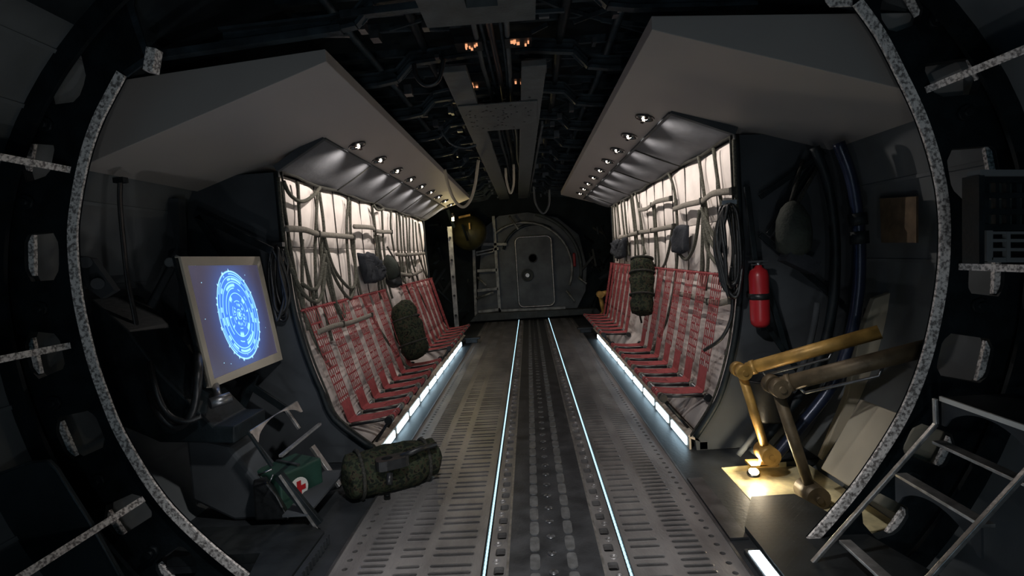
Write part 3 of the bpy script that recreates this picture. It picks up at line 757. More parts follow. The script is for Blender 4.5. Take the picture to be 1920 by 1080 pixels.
mb = MB()
for x in (1505, 1540): mb.tube([PY(x, 300, 3.55), a + V((.02 * (x - 1520) / 20, 0, -.05))], .012, 6)
mb.build('sling', 'cord_dark', t)
t = thing('pipe_frame', 'curved blue-black pipe running up the right hull frame', 'pipe', tuple(PZ(1560, 850, 0)))
pp = catm([PY(x, y, 3.35) for x, y in [(1572, 268), (1595, 330), (1607, 400), (1612, 470), (1608, 560), (1590, 650), (1555, 730), (1500, 800), (1450, 860)]], 6)
mb = MB(); mb.tube(pp, .035, 12); mb.build('pipe', 'blue', t)
mb = MB()
for q in (12, 15): mb.cyl(pp[q] , pp[q + 2], .052, 14)
mb.build('coupling', 'black', t)
mb = MB(); mb.tube([p + V((-.09, .1, 0)) for p in pp], .03, 10); mb.build('rear_pipe', 'black', t)
mb = MB(); mb.tube([p + V((.07, .16, 0)) for p in pp[24:]], .012, 8); mb.tube([p + V((-.16, .16, -.03)) for p in pp[24:]], .02, 8); mb.build('lower_conduit', 'part', t)
# brown card on the hull
c = [PX(x, y, 2.22) for x, y in ((1653, 372), (1722, 368), (1722, 455), (1656, 455))]
mb = MB(); mb.prism(c, (-.012, 0, 0)); tag(mb.build('wall_card', 'paper'), 'brown square card fixed to the right hull lining', 'card')

# yellow actuators
def jack(label, elbow, tip, foot, Y, r, mt, far=False):
    t = thing('hydraulic_arm', label, 'hydraulic arm', tuple(PY(*foot, Y)), 'ochre hydraulic arms')
    e = PY(*elbow, Y); tp = PY(*tip, Y - .35 if not far else Y); f = PY(*foot, Y)
    mb = MB(); mb.tube([e + (tp - e) * .05, tp], r * 1.15, 14); mb.cyl(e + (tp - e) * .08, e + (tp - e) * .12, r * 1.3, 14); mb.build('upper_arm', mt, t)
    mb = MB(); mb.tube([e, L(e, f, .5), f], [r * .8, r * .85, r * .7], 12); mb.build('lower_arm', mt, t)
    mb = MB()
    for k in (-1, 1): mb.cyl(e + V((0, k * r * .4, 0)), e + V((0, k * r * 2.0, 0)), r * 1.35, 18)
    mb.cyl(e + V((0, -r * 2.3, 0)), e + V((0, r * 2.3, 0)), r * .5, 12); mb.build('elbow_joint', 'brass' if mt == 'brass' else 'brassd', t)
    mb = MB(); mb.cyl(f + V((0, -r * 2.0, 0)), f + V((0, r * 2.0, 0)), r * 1.7, 20); mb.cyl(f + V((0, -r * 2.4, 0)), f + V((0, -r * 1.9, 0)), r * .5, 12); mb.build('foot_joint', 'brass' if mt == 'brass' else 'brassd', t)
    mb = MB(); mb.prism([f + V((-r * 1.6, -r * .5, -r * 2.2)), f + V((r * 1.6, -r * .5, -r * 2.2)), f + V((r * .8, -r * .5, r * .4)), f + V((-r * .8, -r * .5, r * .4))], (0, r, 0)); mb.box(f + V((-r * .6, r, -r * 2.2)), (r * 5, r * 3, .015)); mb.build('foot_bracket', mt, t)
    d = (tp - e).normalized(); mb = MB(); mb.tube([e + d * .15 + V((0, 0, -r * 2)), e + d * .5 + V((0, 0, -r * 2.1)), e + d * .52 + V((0, 0, -r)), ], .008, 6)
    mb.tube([e + d * .15 + V((0, 0, -r * 2)), e + d * .12 + V((0, 0, -r))], .008, 6); mb.build('hydraulic_line', 'bolt', t)
    return t
jack('bright ochre hydraulic arm bent over the lit floor well, farther of the near pair', (1389, 695), (1650, 622), (1438, 850), 3.3, .034, 'brass')
jack('dull ochre hydraulic arm nearest the large ring frame', (1455, 724), (1740, 652), (1522, 925), 2.95, .038, 'brassd')
jack('small distant ochre hydraulic arm beyond the right bench', (1125, 552), (1142, 549), (1133, 592), 9.6, .045, 'brass', True)

# floor well: yellow plate with lamp
mb = MB(); c = [PZ(x, y, -.12) for x, y in ((1340, 868), (1465, 858), (1640, 900), (1580, 1010), (1440, 990))]
mb.prism([V((1.17, 3.42, -.035)), V((1.75, 3.5, -.035)), V((1.8, 2.64, -.035)), V((1.17, 2.64, -.035))], (0, 0, -.03)); struct('floor_well', mb, 'pity')
mb = MB(); mb.prism([(1.165, 2.0, -.035), (1.165, 3.40, -.035), (1.165, 3.40, -.002), (1.165, 2.0, -.002)], (.012, 0, 0)); mb.prism([(1.165, 3.405, -.035), (2.0, 3.5, -.035), (2.0, 3.5, -.002), (1.165, 3.405, -.002)], (0, .012, 0)); struct('trim_15', mb, 'pity')
c = PZ(1412, 886, -.02)
t = thing('well_lamp', 'round glowing warm lamp in the yellow floor well', 'lamp', tuple(c))
mb = MB(); mb.lathe(c + V((0, 0, -.02)), (-.1, -.5, 1), [(0, .03), (.02, .04), (.03, .034)], 20); mb.build('lamp_body', 'lamptrim', t)
mb = MB(); mb.lathe(c + V((0, -.012, .012)), (-.1, -.5, 1), [(0, .031), (.006, .027), (.009, .01)], 20); mb.build('lens', 'e_yel', t)
lamp('bulb', 'POINT', c + V((0, -.05, .10)), 9, (1, .85, .6), .03, None, t)
# cream fairings right side
def px_prism(name, mt, px, Y, depth, label=None, cat=None, kind=None, bev=.006):
    mb = MB(); mb.prism([PY(x, y, Y) for x, y in px], (0, depth, 0)); o = mb.build(name, mt, bev=bev)
    if label: tag(o, label, cat)
    if kind: o['kind'] = kind
    return o
px_prism('trim_16', 'cream', [(1640, 560), (1680, 545), (1750, 550), (1775, 620), (1740, 780), (1700, 900), (1610, 960), (1540, 860), (1590, 740), (1610, 640)], 3.45, .05, kind='structure')
mb = MB()
aa = [PY(x, y, 3.0) for x, y in [(1612, 748), (1685, 775), (1590, 905), (1538, 878)]]
mb.prism(aa, (.03, -.4, 0)); tag(mb.build('storage_box', 'cream', bev=.008), 'slanted cream storage box against the right hull behind the ring frame', 'box')
# bucket behind the arm
c = PY(1437, 752, 3.45)
t = thing('bucket', 'dark bucket tucked behind the hydraulic arms by the right wall', 'bucket', (c.x, c.y, c.z - .12))
mb = MB(); mb.lathe(c - V((0, 0, .12)), (0, 0, 1), [(0, .10), (.02, .11), (.26, .135), (.27, .14), (.27, .125), (.05, .1)], 24); mb.build('pail', 'rubber', t)
mb = MB(); mb.tube([c + V((math.cos(q) * .135, 0, .14 + math.sin(q) * .08)) for q in [PI * k / 12 for k in range(13)]], .006, 6); mb.build('handle', 'bolt', t)

# tread plates at the floor edge
mb = MB(); mb.prism([(1.0, 1.6, 0), (1.0, 2.62, 0), (1.16, 2.93, 0), (1.4, 2.94, 0), (1.5, 2.6, 0), (1.75, 1.6, 0)], (0, 0, .03))
tag(mb.build('tread_plate', 'tread'), 'black diamond tread plate beside the floor well on the right', 'tread plate')
mb = MB(); mb.prism([(-1.17, 1.9, 0), (-1.17, 2.72, 0), (-1.32, 2.82, 0), (-1.9, 2.82, 0), (-1.9, 2.53, 0), (-1.42, 2.53, 0), (-1.28, 1.9, 0)], (0, 0, .05))
tag(mb.build('tread_plate', 'tread'), 'black diamond tread plate under the left boarding steps', 'tread plate')
mb = MB(); mb.box((-1.15, 2.2, .02), (.03, 1.0, .045)); 
for i in range(26): mb.box((-1.132, 1.75 + i * .037, .022), (.008, .014, .04))
tag(mb.build('ribbed_kerb', 'deck_side'), 'ribbed grey kerb strip along the left tread plate', 'kerb')
# floor light bottom right
c = PZ(1428, 1056, .02)
t = thing('floor_marker_light', 'bright white rectangular floor light at the lower right edge of the deck', 'light', tuple(c))
mb = MB(); mb.box((.955, 2.28, .012), (.075, .3, .024)); mb.build('housing', 'deck_side', t, bev=.004)
mb = MB(); mb.box((.955, 2.28, .026), (.05, .25, .008)); mb.build('lens', 'e_white', t, bev=.002)
mb = MB(); mb.box((.945, 2.9, .006), (.09, .7, .012))
tag(mb.build('ribbed_kerb', 'bolt'), 'ribbed grey kerb strip behind the floor light on the right', 'kerb')

# ================================================================== DISPLAY
tl = PY(337, 481, 2.85); tr = PY(486, 481, 3.60); bl = PY(396, 727, 3.0)
n_ = (tr - tl).cross(bl - tl).normalized()
def onpl(px, py):
    d = ray(px, py); k = (tl - EYE).dot(n_) / d.dot(n_); return EYE + d * k
br = onpl(529, 674)
if n_.dot(EYE - tl) < 0: n_ = -n_
cen = (tl + tr + bl + br) / 4
t = thing('display_monitor', 'grey framed monitor showing a glowing blue ring dial on the left wall', 'monitor', tuple(cen))
crn = [tl, tr, br, bl]; inn = [onpl(x, y) for x, y in ((351, 498), (482, 497), (520, 661), (401, 711))]
mb = MB(); mb.hexa([p - n_ * .05 for p in crn], [p - n_ * .005 for p in crn]); mb.build('back_shell', 'black', t, bev=.006)
mb = MB()
o8 = crn + inn
mb.add([p + n_ * .004 for p in crn] + [p + n_ * .004 for p in inn] + [p - n_ * .01 for p in inn] + [p - n_ * .03 for p in crn], [(i, (i + 1) % 4, 4 + (i + 1) % 4, 4 + i) for i in range(4)] + [(4 + i, 4 + (i + 1) % 4, 8 + (i + 1) % 4, 8 + i) for i in range(4)] + [(12 + i, 12 + (i + 1) % 4, (i + 1) % 4, i) for i in range(4)])
mb.build('bezel', 'bezel', t)
mb = MB(); mb.add([p - n_ * .002 for p in inn], [(0, 1, 2, 3)]); mb.uv = [(0, 1), (1, 1), (1, 0), (0, 0)]; mb.build('screen', 'screen', t)
c = cen - n_ * .12; 
mb = MB(); mb.box(c + V((-.02, 0, -.1)), (.1, .1, .3)); mb.cyl(PY(393, 757, 2.76), PY(432, 745, 2.84), .03, 14); mb.tube([onpl(420, 715) - n_ * .06, PY(410, 750, 2.80)], .02, 10); mb.build('mount', 'bolt', t)
mb = MB(); mb.tube([c + V((0, 0, .0)), V((c.x - .45, c.y + .3, c.z - .05))], .03, 8); mb.build('wall_arm', 'black', t)

# left bay bits
mb = MB(); mb.tube(catm([PY(x, y, 2.95) for x, y in [(226, 338), (225, 380), (232, 460), (240, 530), (252, 590), (262, 650)]], 5), .018, 8, flat=.5); 
t = thing('hanging_strap', 'long black strap hanging from the left soffit beside the ring frame', 'strap', tuple(PY(262, 650, 2.95)))
mb.build('strap', 'rubber', t); mb = MB(); mb.box(PY(226, 338, 2.95), (.06, .04, .03)); mb.build('anchor', 'black', t)
mb = MB(); mb.prism([PY(x, y, 3.6) for x, y in [(316, 372), (334, 372), (338, 480), (330, 640), (300, 640), (310, 480)]], (0, .08, 0)); struct('trim_17', mb, 'part')
t = thing('lever_bracket', 'dark lever bracket with a light upper joint on the left hull', 'bracket', tuple(PY(290, 560, 3.2)))
mb = MB(); mb.beam(PY(322, 500, 3.3), PY(275, 588, 3.2), .06, .05); mb.build('lever', 'black', t, bev=.01)
mb = MB(); mb.beam(PY(332, 480, 3.35), PY(312, 520, 3.3), .09, .04); mb.cyl(PY(318, 492, 3.24), PY(318, 492, 3.34), .03, 12); mb.build('joint_plate', 'hull', t, bev=.01)
mb = MB(); mb.cyl(PY(160, 492, 2.7), PY(161, 492, 2.8), .03, 12); mb.cyl(PY(183, 532, 2.7), PY(184, 532, 2.8), .03, 12); mb.prism([PY(x, y, 2.75) for x, y in [(150, 480), (172, 485), (215, 545), (190, 560), (150, 530)]], (0, .04, 0))
tag(mb.build('hinge_plate', 'part'), 'small riveted hinge plate just inside the left of the ring frame', 'hinge plate')
# dark equipment mass
mb = MB(); mb.prism([PY(x, y, 2.85) for x, y in [(170, 560), (240, 620), (300, 700), (400, 800), (440, 800), (440, 832), (300, 830), (230, 800), (180, 690)]], (0, .35, 0))
tag(mb.build('equipment_rack', 'black', bev=.01), 'dark equipment rack filling the left bay under the display', 'rack')
mb = MB(); mb.prism([PY(x, y, 2.98) for x, y in [(275, 825), (430, 838), (486, 905), (490, 985), (440, 985), (340, 940)]], (0, .25, 0)); mb.v = [V((max(v.x, -2.05), v.y, max(v.z, .002))) for v in mb.v]; tag(mb.build('fairing_box', 'part', bev=.02), 'smooth slanted grey fairing between ring frame and left boarding steps', 'fairing')
mb = MB(); mb.prism([PY(x, y, 2.86) for x, y in [(474, 912), (500, 905), (520, 930), (545, 985), (480, 985)]], (-.05, .10, 0)); mb.v = [V((v.x, v.y, max(v.z, .052))) for v in mb.v]; tag(mb.build('equipment_case', 'rubber', bev=.01), 'black wedge-shaped case standing against the left boarding steps', 'case')

# ================================================================== STEPS
def arch_plate(mb, p0, p1, dwn, th, rise=.55, n=14):   # tread edge plate with arched underside between p0,p1
    a, b = V(p0), V(p1); d = V(dwn); pts = [a, b, b + d]
    for i in range(n + 1):
        u = i / n; q = b + (a - b) * (.04 + .92 * u); pts.append(q + d * (1 - rise * 1.6 * math.sin(PI * u) ** .6 if True else 0))
    pts.append(a + d); mb.prism(pts, th)
# right ladder: rails in planes Y=2.3 (far) and Y=1.855 (near), climbs toward the hull
YF, YN = 2.3, 1.86
t = thing('boarding_ladder', 'metal boarding ladder with arched treads at the lower right of the ring frame', 'ladder', (1.45, 2.05, 0))
ra = PY(1522, 1057, YF); rb = PY(1755, 795, YF); rc = PY(1753, 747, YF)
for y, nm in ((YF, 'far'), (YN, 'near')):
    mb = MB(); a_ = V((ra.x, y, ra.z)); b_ = V((rb.x, y, rb.z)); c_ = V((rc.x, y, rc.z)); d = (b_ - a_).normalized(); e_ = b_ + d * .35
    if y == YF: mb.beam(a_, b_, .016, .02, up=(0, 1, 0)); mb.beam(b_, c_, .014, .02, up=(0, 1, 0))
    else: mb.beam(a_, b_, .018, .02, up=(0, 1, 0)); mb.beam(b_, c_, .014, .02, up=(0, 1, 0))
    mb.build('rail', 'alu', t, bev=.003)
for (x, y) in ((1765, 750), (1747, 832), (1678, 893), (1573, 1018)):
    p = PY(x, y, YF); q = V((p.x, YN, p.z)); mb = MB()
    wdt = .30 if (x, y) == (1765, 750) else .05
    mb.hexa([p, p + V((wdt, 0, 0)), p + V((wdt, 0, .014)), p + V((0, 0, .014))], [q, q + V((wdt, 0, 0)), q + V((wdt, 0, .014)), q + V((0, 0, .014))]); td_ = mb.build('tread', 'alu' if wdt < .1 else 'black', t, bev=.002)
    if wdt > .1:
        mb = MB(); mb.box(L(p, q, .5) + V((-.004, 0, .007)), (.01, YF - YN, .02)); mb.build('tread_nosing', 'white', td_)
    if (x, y) in ((1765, 750), (1678, 893)):
        mb = MB(); arch_plate(mb, p, q, (.0, 0, -.11), (.008, 0, 0)); mb.build('arched_bracket', 'part', td_)
# left steps
YN2, YF2 = 2.80, 3.40
t = thing('boarding_steps', 'folding metal boarding steps with arched top plate on the left tread plate', 'steps', (-1.4, 3.1, 0))
a_ = PY(600, 1003, YN2); b_ = PY(497, 853, YN2); top_ = PY(465, 809, YN2)
mb = MB(); mb.beam(V((a_.x, YN2, .05)), PY(523, 891, YN2), .05, .03, up=(0, 1, 0)); mb.beam(PY(510, 875, YN2), top_, .014, .02, up=(0, 1, 0)); mb.build('rail', 'black', t, bev=.002)
mb = MB(); q0 = PY(600, 1001, YN2 - .02); mb.beam(q0, PY(524, 891, YN2 - .02), .008, .012); mb.build('rail_edge', 'alu', t)
f0 = PY(637, 911, YF2); f1 = PY(585, 837, YF2); f2 = PY(534, 765, YF2)
mb = MB(); mb.beam(f0, f1, .02, .05, up=(0, 1, 0)); mb.beam(PY(561, 804, YF2), f2, .018, .022, up=(0, 1, 0)); mb.build('rail', 'alu', t, bev=.002)
p = PY(465, 809, YN2); q = V((p.x, YF2, p.z))
mb = MB(); arch_plate(mb, p, q, (.03, 0, -.07), (.01, 0, 0), .62); mb.build('top_plate', 'alu', t)
p = PY(526, 855, YN2); q = V((p.x, YF2 - .05, p.z)); mb = MB(); mb.beam(p, q, .02, .014); mb.build('tread', 'alu', t)
p = PY(577, 962, YN2); q = V((p.x, YF2 - .05, p.z)); mb = MB(); mb.box(L(p, q, .5) + V((-.06, 0, 0)), (.14, YF2 - YN2, .012)); mb.build('tread', 'part', t)
p = PY(545, 915, YN2); 
mb = MB(); mb.tube([PY(510, 880, YN2), PY(455 + 30, 890, YN2), PY(505, 905, YN2), PY(512, 890, YN2)], .006, 6); mb.build('latch', 'bolt', t)
# first aid case
c = PY(560, 918, 3.02)
t = thing('first_aid_case', 'dark green first aid case with a red cross, on the left boarding steps', 'first aid case', tuple(c - V((0, 0, .12))))
qz = M.Rotation(D(-28), 3, 'Z'); mb = MB(); mb.box(c + V((-.1, .1, .0)), (.24, .3, .24), qz); 
# face toward camera/aisle: +X side of the rotated box
nx = qz @ V((1, 0, 0)); ny = qz @ V((0, 1, 0)); fc = c + V((-.1, .1, 0)) + nx * .121 + ny * -.03
mb.build('case_body', 'green', t, bev=.01)
mb = MB(); mb.cyl(fc - nx * .002, fc + nx * .004, .065, 24); mb.build('white_disc', 'white', t)
mb = MB(); rq = M((nx, ny, V((0, 0, 1)))).transposed(); mb.box(fc + nx * .005, (.005, .09, .028), rq); mb.box(fc + nx * .0055, (.005, .028, .09), rq); mb.build('red_cross', 'crossred', t)
mb = MB(); mb.box(c + V((-.1, .1, .125)), (.2, .02, .015), qz); mb.build('handle', 'bolt', t)

# ================================================================== NEAR RING FRAME
YR = 2.5
leftpx = [(250, -40), (252, 10), (268, 60), (285, 112), (240, 145), (216, 190), (195, 232), (177, 282), (165, 330), (156, 380), (150, 430), (151, 478), (155, 522), (162, 570), (173, 622), (188, 680), (207, 735), (231, 795), (262, 852), (299, 910), (342, 962), (410, 1025), (480, 1080), (570, 1145)]
rightpx = [(1535, -40), (1548, 5), (1556, 14), (1596, 13), (1638, 72), (1676, 145), (1708, 212), (1731, 275), (1748, 340), (1756, 400), (1757, 460), (1753, 520), (1743, 585), (1727, 655), (1707, 715), (1682, 772), (1648, 830), (1602, 898), (1553, 958), (1503, 1014)]
def strip(mb, pts, w, y0, y1, outx):
    # pts: world points of visible inner edge; strip of width w outward
    n = len(pts); cN = V((CX, 0, CZ)); prev = None; ra_, rb_, rc_, rd_ = [], [], [], []
    for i, p in enumerate(pts):
        tg = (pts[min(i + 1, n - 1)] - pts[max(i - 1, 0)]).normalized(); nn = V((tg.z, 0, -tg.x))
        if nn.dot(p - V((CX, p.y, CZ))) < 0: nn = -nn
        ra_.append(V((p.x, y0, p.z))); rb_.append(V((p.x, y0, p.z)) + nn * w); rc_.append(V((p.x, y1, p.z)) + nn * w); rd_.append(V((p.x, y1, p.z)))
    mb.grid([ra_, rb_, rc_, rd_, ra_], False)
for nm, pxs, cut in (('left', leftpx, 4), ('right', rightpx, 3)):
    pw = [PY(x, y, YR) for x, y in pxs]
    body = catm(pw[cut:], 4)
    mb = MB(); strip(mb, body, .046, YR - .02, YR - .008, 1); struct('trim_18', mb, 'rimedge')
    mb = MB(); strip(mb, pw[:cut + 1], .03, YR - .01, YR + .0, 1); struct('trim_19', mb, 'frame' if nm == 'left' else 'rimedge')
    # web cells with octagonal lightening holes
    full = catm(pw[:cut], 2)[:-1] + body
    if nm == 'left': holes = [(70, 292, 30, 55), (78, 480, 34, 66), (84, 665, 36, 60), (150, 815, 44, 62), (240, 968, 46, 50), (330, 1062, 40, 45), (120, 150, 38, 55)]
    else: holes = [(1790, 130, 48, 58), (1826, 318, 44, 66), (1850, 515, 32, 60), (1810, 672, 48, 64), (1742, 838, 44, 52), (1660, 965, 40, 48), (1690, 20, 36, 40)]
    holes.sort(key=lambda h_: h_[1])
    bounds = [-80] + [(holes[i][1] + holes[i + 1][1]) / 2 for i in range(len(holes) - 1)] + [1160]
    mb = MB()
    def inner_at(f):  # interpolate on full by angle param index
        k = f * (len(full) - 1); i = min(len(full) - 2, int(k)); return full[i] + (full[i + 1] - full[i]) * (k - i)
    angs = [math.atan2(p.z - CZ, (p.x - CX)) for p in full]
    if nm == 'left': angs = [a if a > 0 else a + 2 * PI for a in angs]
    def p_in(a):
        for i in range(len(full) - 1):
            lo, hi = sorted((angs[i], angs[i + 1]))
            if lo <= a <= hi and hi > lo:
                k = (a - angs[i]) / (angs[i + 1] - angs[i]); return full[i] + (full[i + 1] - full[i]) * k
        return full[0] if abs(a - angs[0]) < abs(a - angs[-1]) else full[-1]
    hw = [(PY(hx, hy, YR), rx_ * YR / F, rz_ * YR / F) for hx, hy, rx_, rz_ in holes]
    ha = []
    for c, _, _ in hw:
        a = math.atan2(c.z - CZ, c.x - CX); ha.append(a + 2 * PI if nm == 'left' and a < 0 else a)
    amin, amax = (D(52), D(-50)) if nm == 'right' else (D(128), D(230))
    bnd = [amin] + [(ha[i] + ha[i + 1]) / 2 for i in range(len(ha) - 1)] + [amax]
    for i, (c, rx_, rz_) in enumerate(hw):
        a0, a1 = bnd[i], bnd[i + 1]
        rim = []
        for k in range(11): a = a0 + (a1 - a0) * k / 10; x, z = hull(a, .0); rim.append(V((x, YR, z)))
        for k in range(11): a = a1 + (a0 - a1) * k / 10; q = p_in(a); rim.append(V((q.x, YR, q.z)))
        # outward normal direction for orientation of octagon
        rad = V((c.x - CX, 0, c.z - CZ)).normalized(); tan = V((-rad.z, 0, rad.x))
        rim_sorted = sorted(rim, key=lambda p: math.atan2((p - c).dot(tan), (p - c).dot(rad)))
        hole = []
        for p in rim_sorted:
            th = math.atan2((p - c).dot(tan), (p - c).dot(rad)); cc, ss = math.cos(th), math.sin(th)
            k = 1 / max(abs(cc), abs(ss), (abs(cc) + abs(ss)) / 1.38); hole.append(c + rad * cc * k * rx_ + tan * ss * k * rz_)
            hole[-1].y = YR
        mb.cell(rim_sorted, hole, (0, .05, 0))
        mb2 = MB(); p0_ = c + rad * (rx_ - .012); mb2.beam(p0_ - tan * rz_ * .6 + V((0, .03, 0)), p0_ + tan * rz_ * .6 + V((0, .03, 0)), .02, .032, up=(rad)); struct('trim_20', mb2, 'rimedge')  # pale strip stands in for the lit outboard edge inside each hole
        mb3 = MB(); mb3.cyl(c + tan * (rz_ + .09) + V((0, -.02, 0)), c + tan * (rz_ + .09) + V((0, .01, 0)), .035, 8); mb3.cyl(c + tan * (rz_ + .09) + V((0, -.035, 0)), c + tan * (rz_ + .09), .018, 8)
        struct('trim_21', mb3, 'black')
    struct('wall_%s_frame' % nm, mb, 'black')
    # outer flange ring on hull
    mb = MB(); ra_, rb_ = [], []
    for k in range(41):
        a = amin + (amax - amin) * k / 40; x, z = hull(a, .10); ra_.append(V((x, YR - .06, z))); x, z = hull(a, .0); rb_.append(V((x, YR - .06, z)))
    mb.grid([ra_, rb_], False); struct('trim_22', mb, 'black', solid=.02)
# lug at the top left of the ring
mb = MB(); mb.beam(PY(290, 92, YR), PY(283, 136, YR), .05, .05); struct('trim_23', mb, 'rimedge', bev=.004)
# longerons running from the ring toward the viewer
for (x, y) in ((130, 318), (130, 648), (268, 936), (1738, 168), (1800, 500)):
    p = PY(x, y, YR - .02); mb = MB(); mb.beam(p, V((p.x, 1.2, p.z)), .03, .012, up=(V((p.x - CX, 0, p.z - CZ)).normalized()))
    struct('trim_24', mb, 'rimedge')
    mb = MB(); r_ = V((p.x - CX, 0, p.z - CZ)).normalized(); mb.beam(p + r_ * .17, V((p.x, 1.2, p.z)) + r_ * .17, .012, .30, up=r_); struct('trim_25', mb, 'black')
# bottom left access panel
mb = MB(); pts = [PY(x, y, 2.2) for x, y in [(-60, 905), (0, 888), (60, 866), (88, 864), (104, 880), (170, 985), (230, 1090), (60, 1200), (-60, 1100)]]
mb.prism(pts, (0, .02, 0)); struct('trim_26', mb, 'hull_dark'); mb = MB(); mb.tube(pts, .006, 6, closed=True); struct('trim_27', mb, 'frame')
# ventilation grille on the right
YG = 2.1
t = thing('vent_grille', 'grey metal grille box with square holes over slats at the right edge', 'grille', tuple(PY(1880, 490, YG)))
g0 = PY(1838, 325, YG); gr = PY(1990, 300, YG); gb = PY(1845, 488, YG)
def rp(mb, x0, y0, x1, y1, Y=YG, d=.02):
    a_ = [PY(x0, y0, Y), PY(x1, y0, Y), PY(x1, y1, Y), PY(x0, y1, Y)]; mb.hexa(a_, [p + V((0, d, 0)) for p in a_])
mb = MB()
xs = [1845, 1855, 1867, 1874, 1887, 1894, 1906, 1913, 1925, 1932, 1944, 1951, 1963]
for a_, b_ in zip(xs[::2], xs[1::2]): rp(mb, a_, 336, b_, 426)
for a_, b_ in ((332, 342), (361, 371), (391, 402), (420, 432)): rp(mb, 1845, a_, 1963, b_, YG - .004, .026)
mb.build('punched_plate', 'black', t)
mb = MB()
for a_, b_ in ((434, 439), (448, 454), (465, 471), (483, 492)): rp(mb, 1860, a_, 1963, b_)
rp(mb, 1888, 434, 1895, 490, YG - .003); rp(mb, 1850, 430, 1862, 490); mb.build('slat_panel', 'hull', t)
mb = MB(); rp(mb, 1838, 318, 1970, 330, YG - .02, .06); mb.build('top_rail', 'hull', t)
mb = MB(); rp(mb, 1836, 328, 1846, 495, YG - .02, .08); mb.build('side_frame', 'black', t)
mb = MB(); rp(mb, 1846, 336, 1963, 430, YG + .05, .01); mb.build('backing', 'bezel', t)
mb = MB(); rp(mb, 1846, 432, 1963, 492, YG + .05, .01); mb.build('lower_backing', 'rubber', t)

# ================================================================== CEILING STRUCTURE
# centre rails with plate
t = thing('overhead_beam', 'long grey twin-rail overhead beam with riveted cross plate along the ceiling centre', 'beam', (-.17, 7, 2.6))
ZB = 2.6
mb = MB(); mb.hexa([(-.465, 3.36, ZB), (-.31, 3.36, ZB), (-.31, 3.36, ZB + .04), (-.465, 3.36, ZB + .04)], [(-.515, 11.0, ZB), (-.30, 11.0, ZB), (-.30, 11.0, ZB + .04), (-.515, 11.0, ZB + .04)]); mb.build('rail', 'beam', t, bev=.004)
mb = MB(); mb.hexa([(.03, 3.36, ZB), (.185, 3.36, ZB), (.185, 3.36, ZB + .04), (.03, 3.36, ZB + .04)], [(-.13, 11.0, ZB), (.075, 11.0, ZB), (.075, 11.0, ZB + .04), (-.13, 11.0, ZB + .04)]); mb.build('rail', 'beam', t, bev=.004)
mb = MB(); mb.box((-.16, 4.5, ZB - .006), (.60, .85, .01)); mb.build('cross_plate', 'beam', t, bev=.003)
mb = MB()
for i in range(60):
    x = -.16 + random.uniform(-.28, .26); y = random.uniform(3.9, 4.85); mb.cyl((x, y, ZB - .014), (x, y, ZB - .01), random.choice((.006, .009)), 8)
o = mb.build('rivet', 'rubber', t); o['kind'] = 'stuff'
mb = MB(); mb.hexa([(.19, 4.9, ZB - .0), (.21, 4.9, ZB), (.21, 4.9, ZB + .04), (.19, 4.9, ZB + .04)], [(.08, 10.9, ZB), (.10, 10.9, ZB), (.10, 10.9, ZB + .04), (.08, 10.9, ZB + .04)]); mb.build('edge_strip', 'bolt', t)
# overhead box
t = thing('overhead_box', 'grey box with a dark square opening hanging from the ceiling at top centre', 'box', (-.16, 2.4, 2.6))
mb = MB()
X0, X1, YA, YB_ = -.43, .105, 1.9, 2.71
oa = [V((X0, YA, ZB)), V((X1, YA, ZB)), V((X1, YB_, ZB)), V((X0, YB_, ZB))]; ia = [V((-.225, 1.95, ZB)), V((-.07, 1.95, ZB)), V((-.07, 2.53, ZB)), V((-.215, 2.53, ZB))]
mb.cell(oa, ia, (0, 0, .12)); up = V((0, 0, .2)); mb.add(oa + [p + up for p in oa], [(i, (i + 1) % 4, 4 + (i + 1) % 4, 4 + i) for i in range(4)] + [(4, 5, 6, 7)])
mb.build('case', 'beam', t)
mb = MB(); mb.box((-.145, 2.3, ZB + .043), (.2, .6, .01)); mb.build('inner_panel', 'rubber', t)
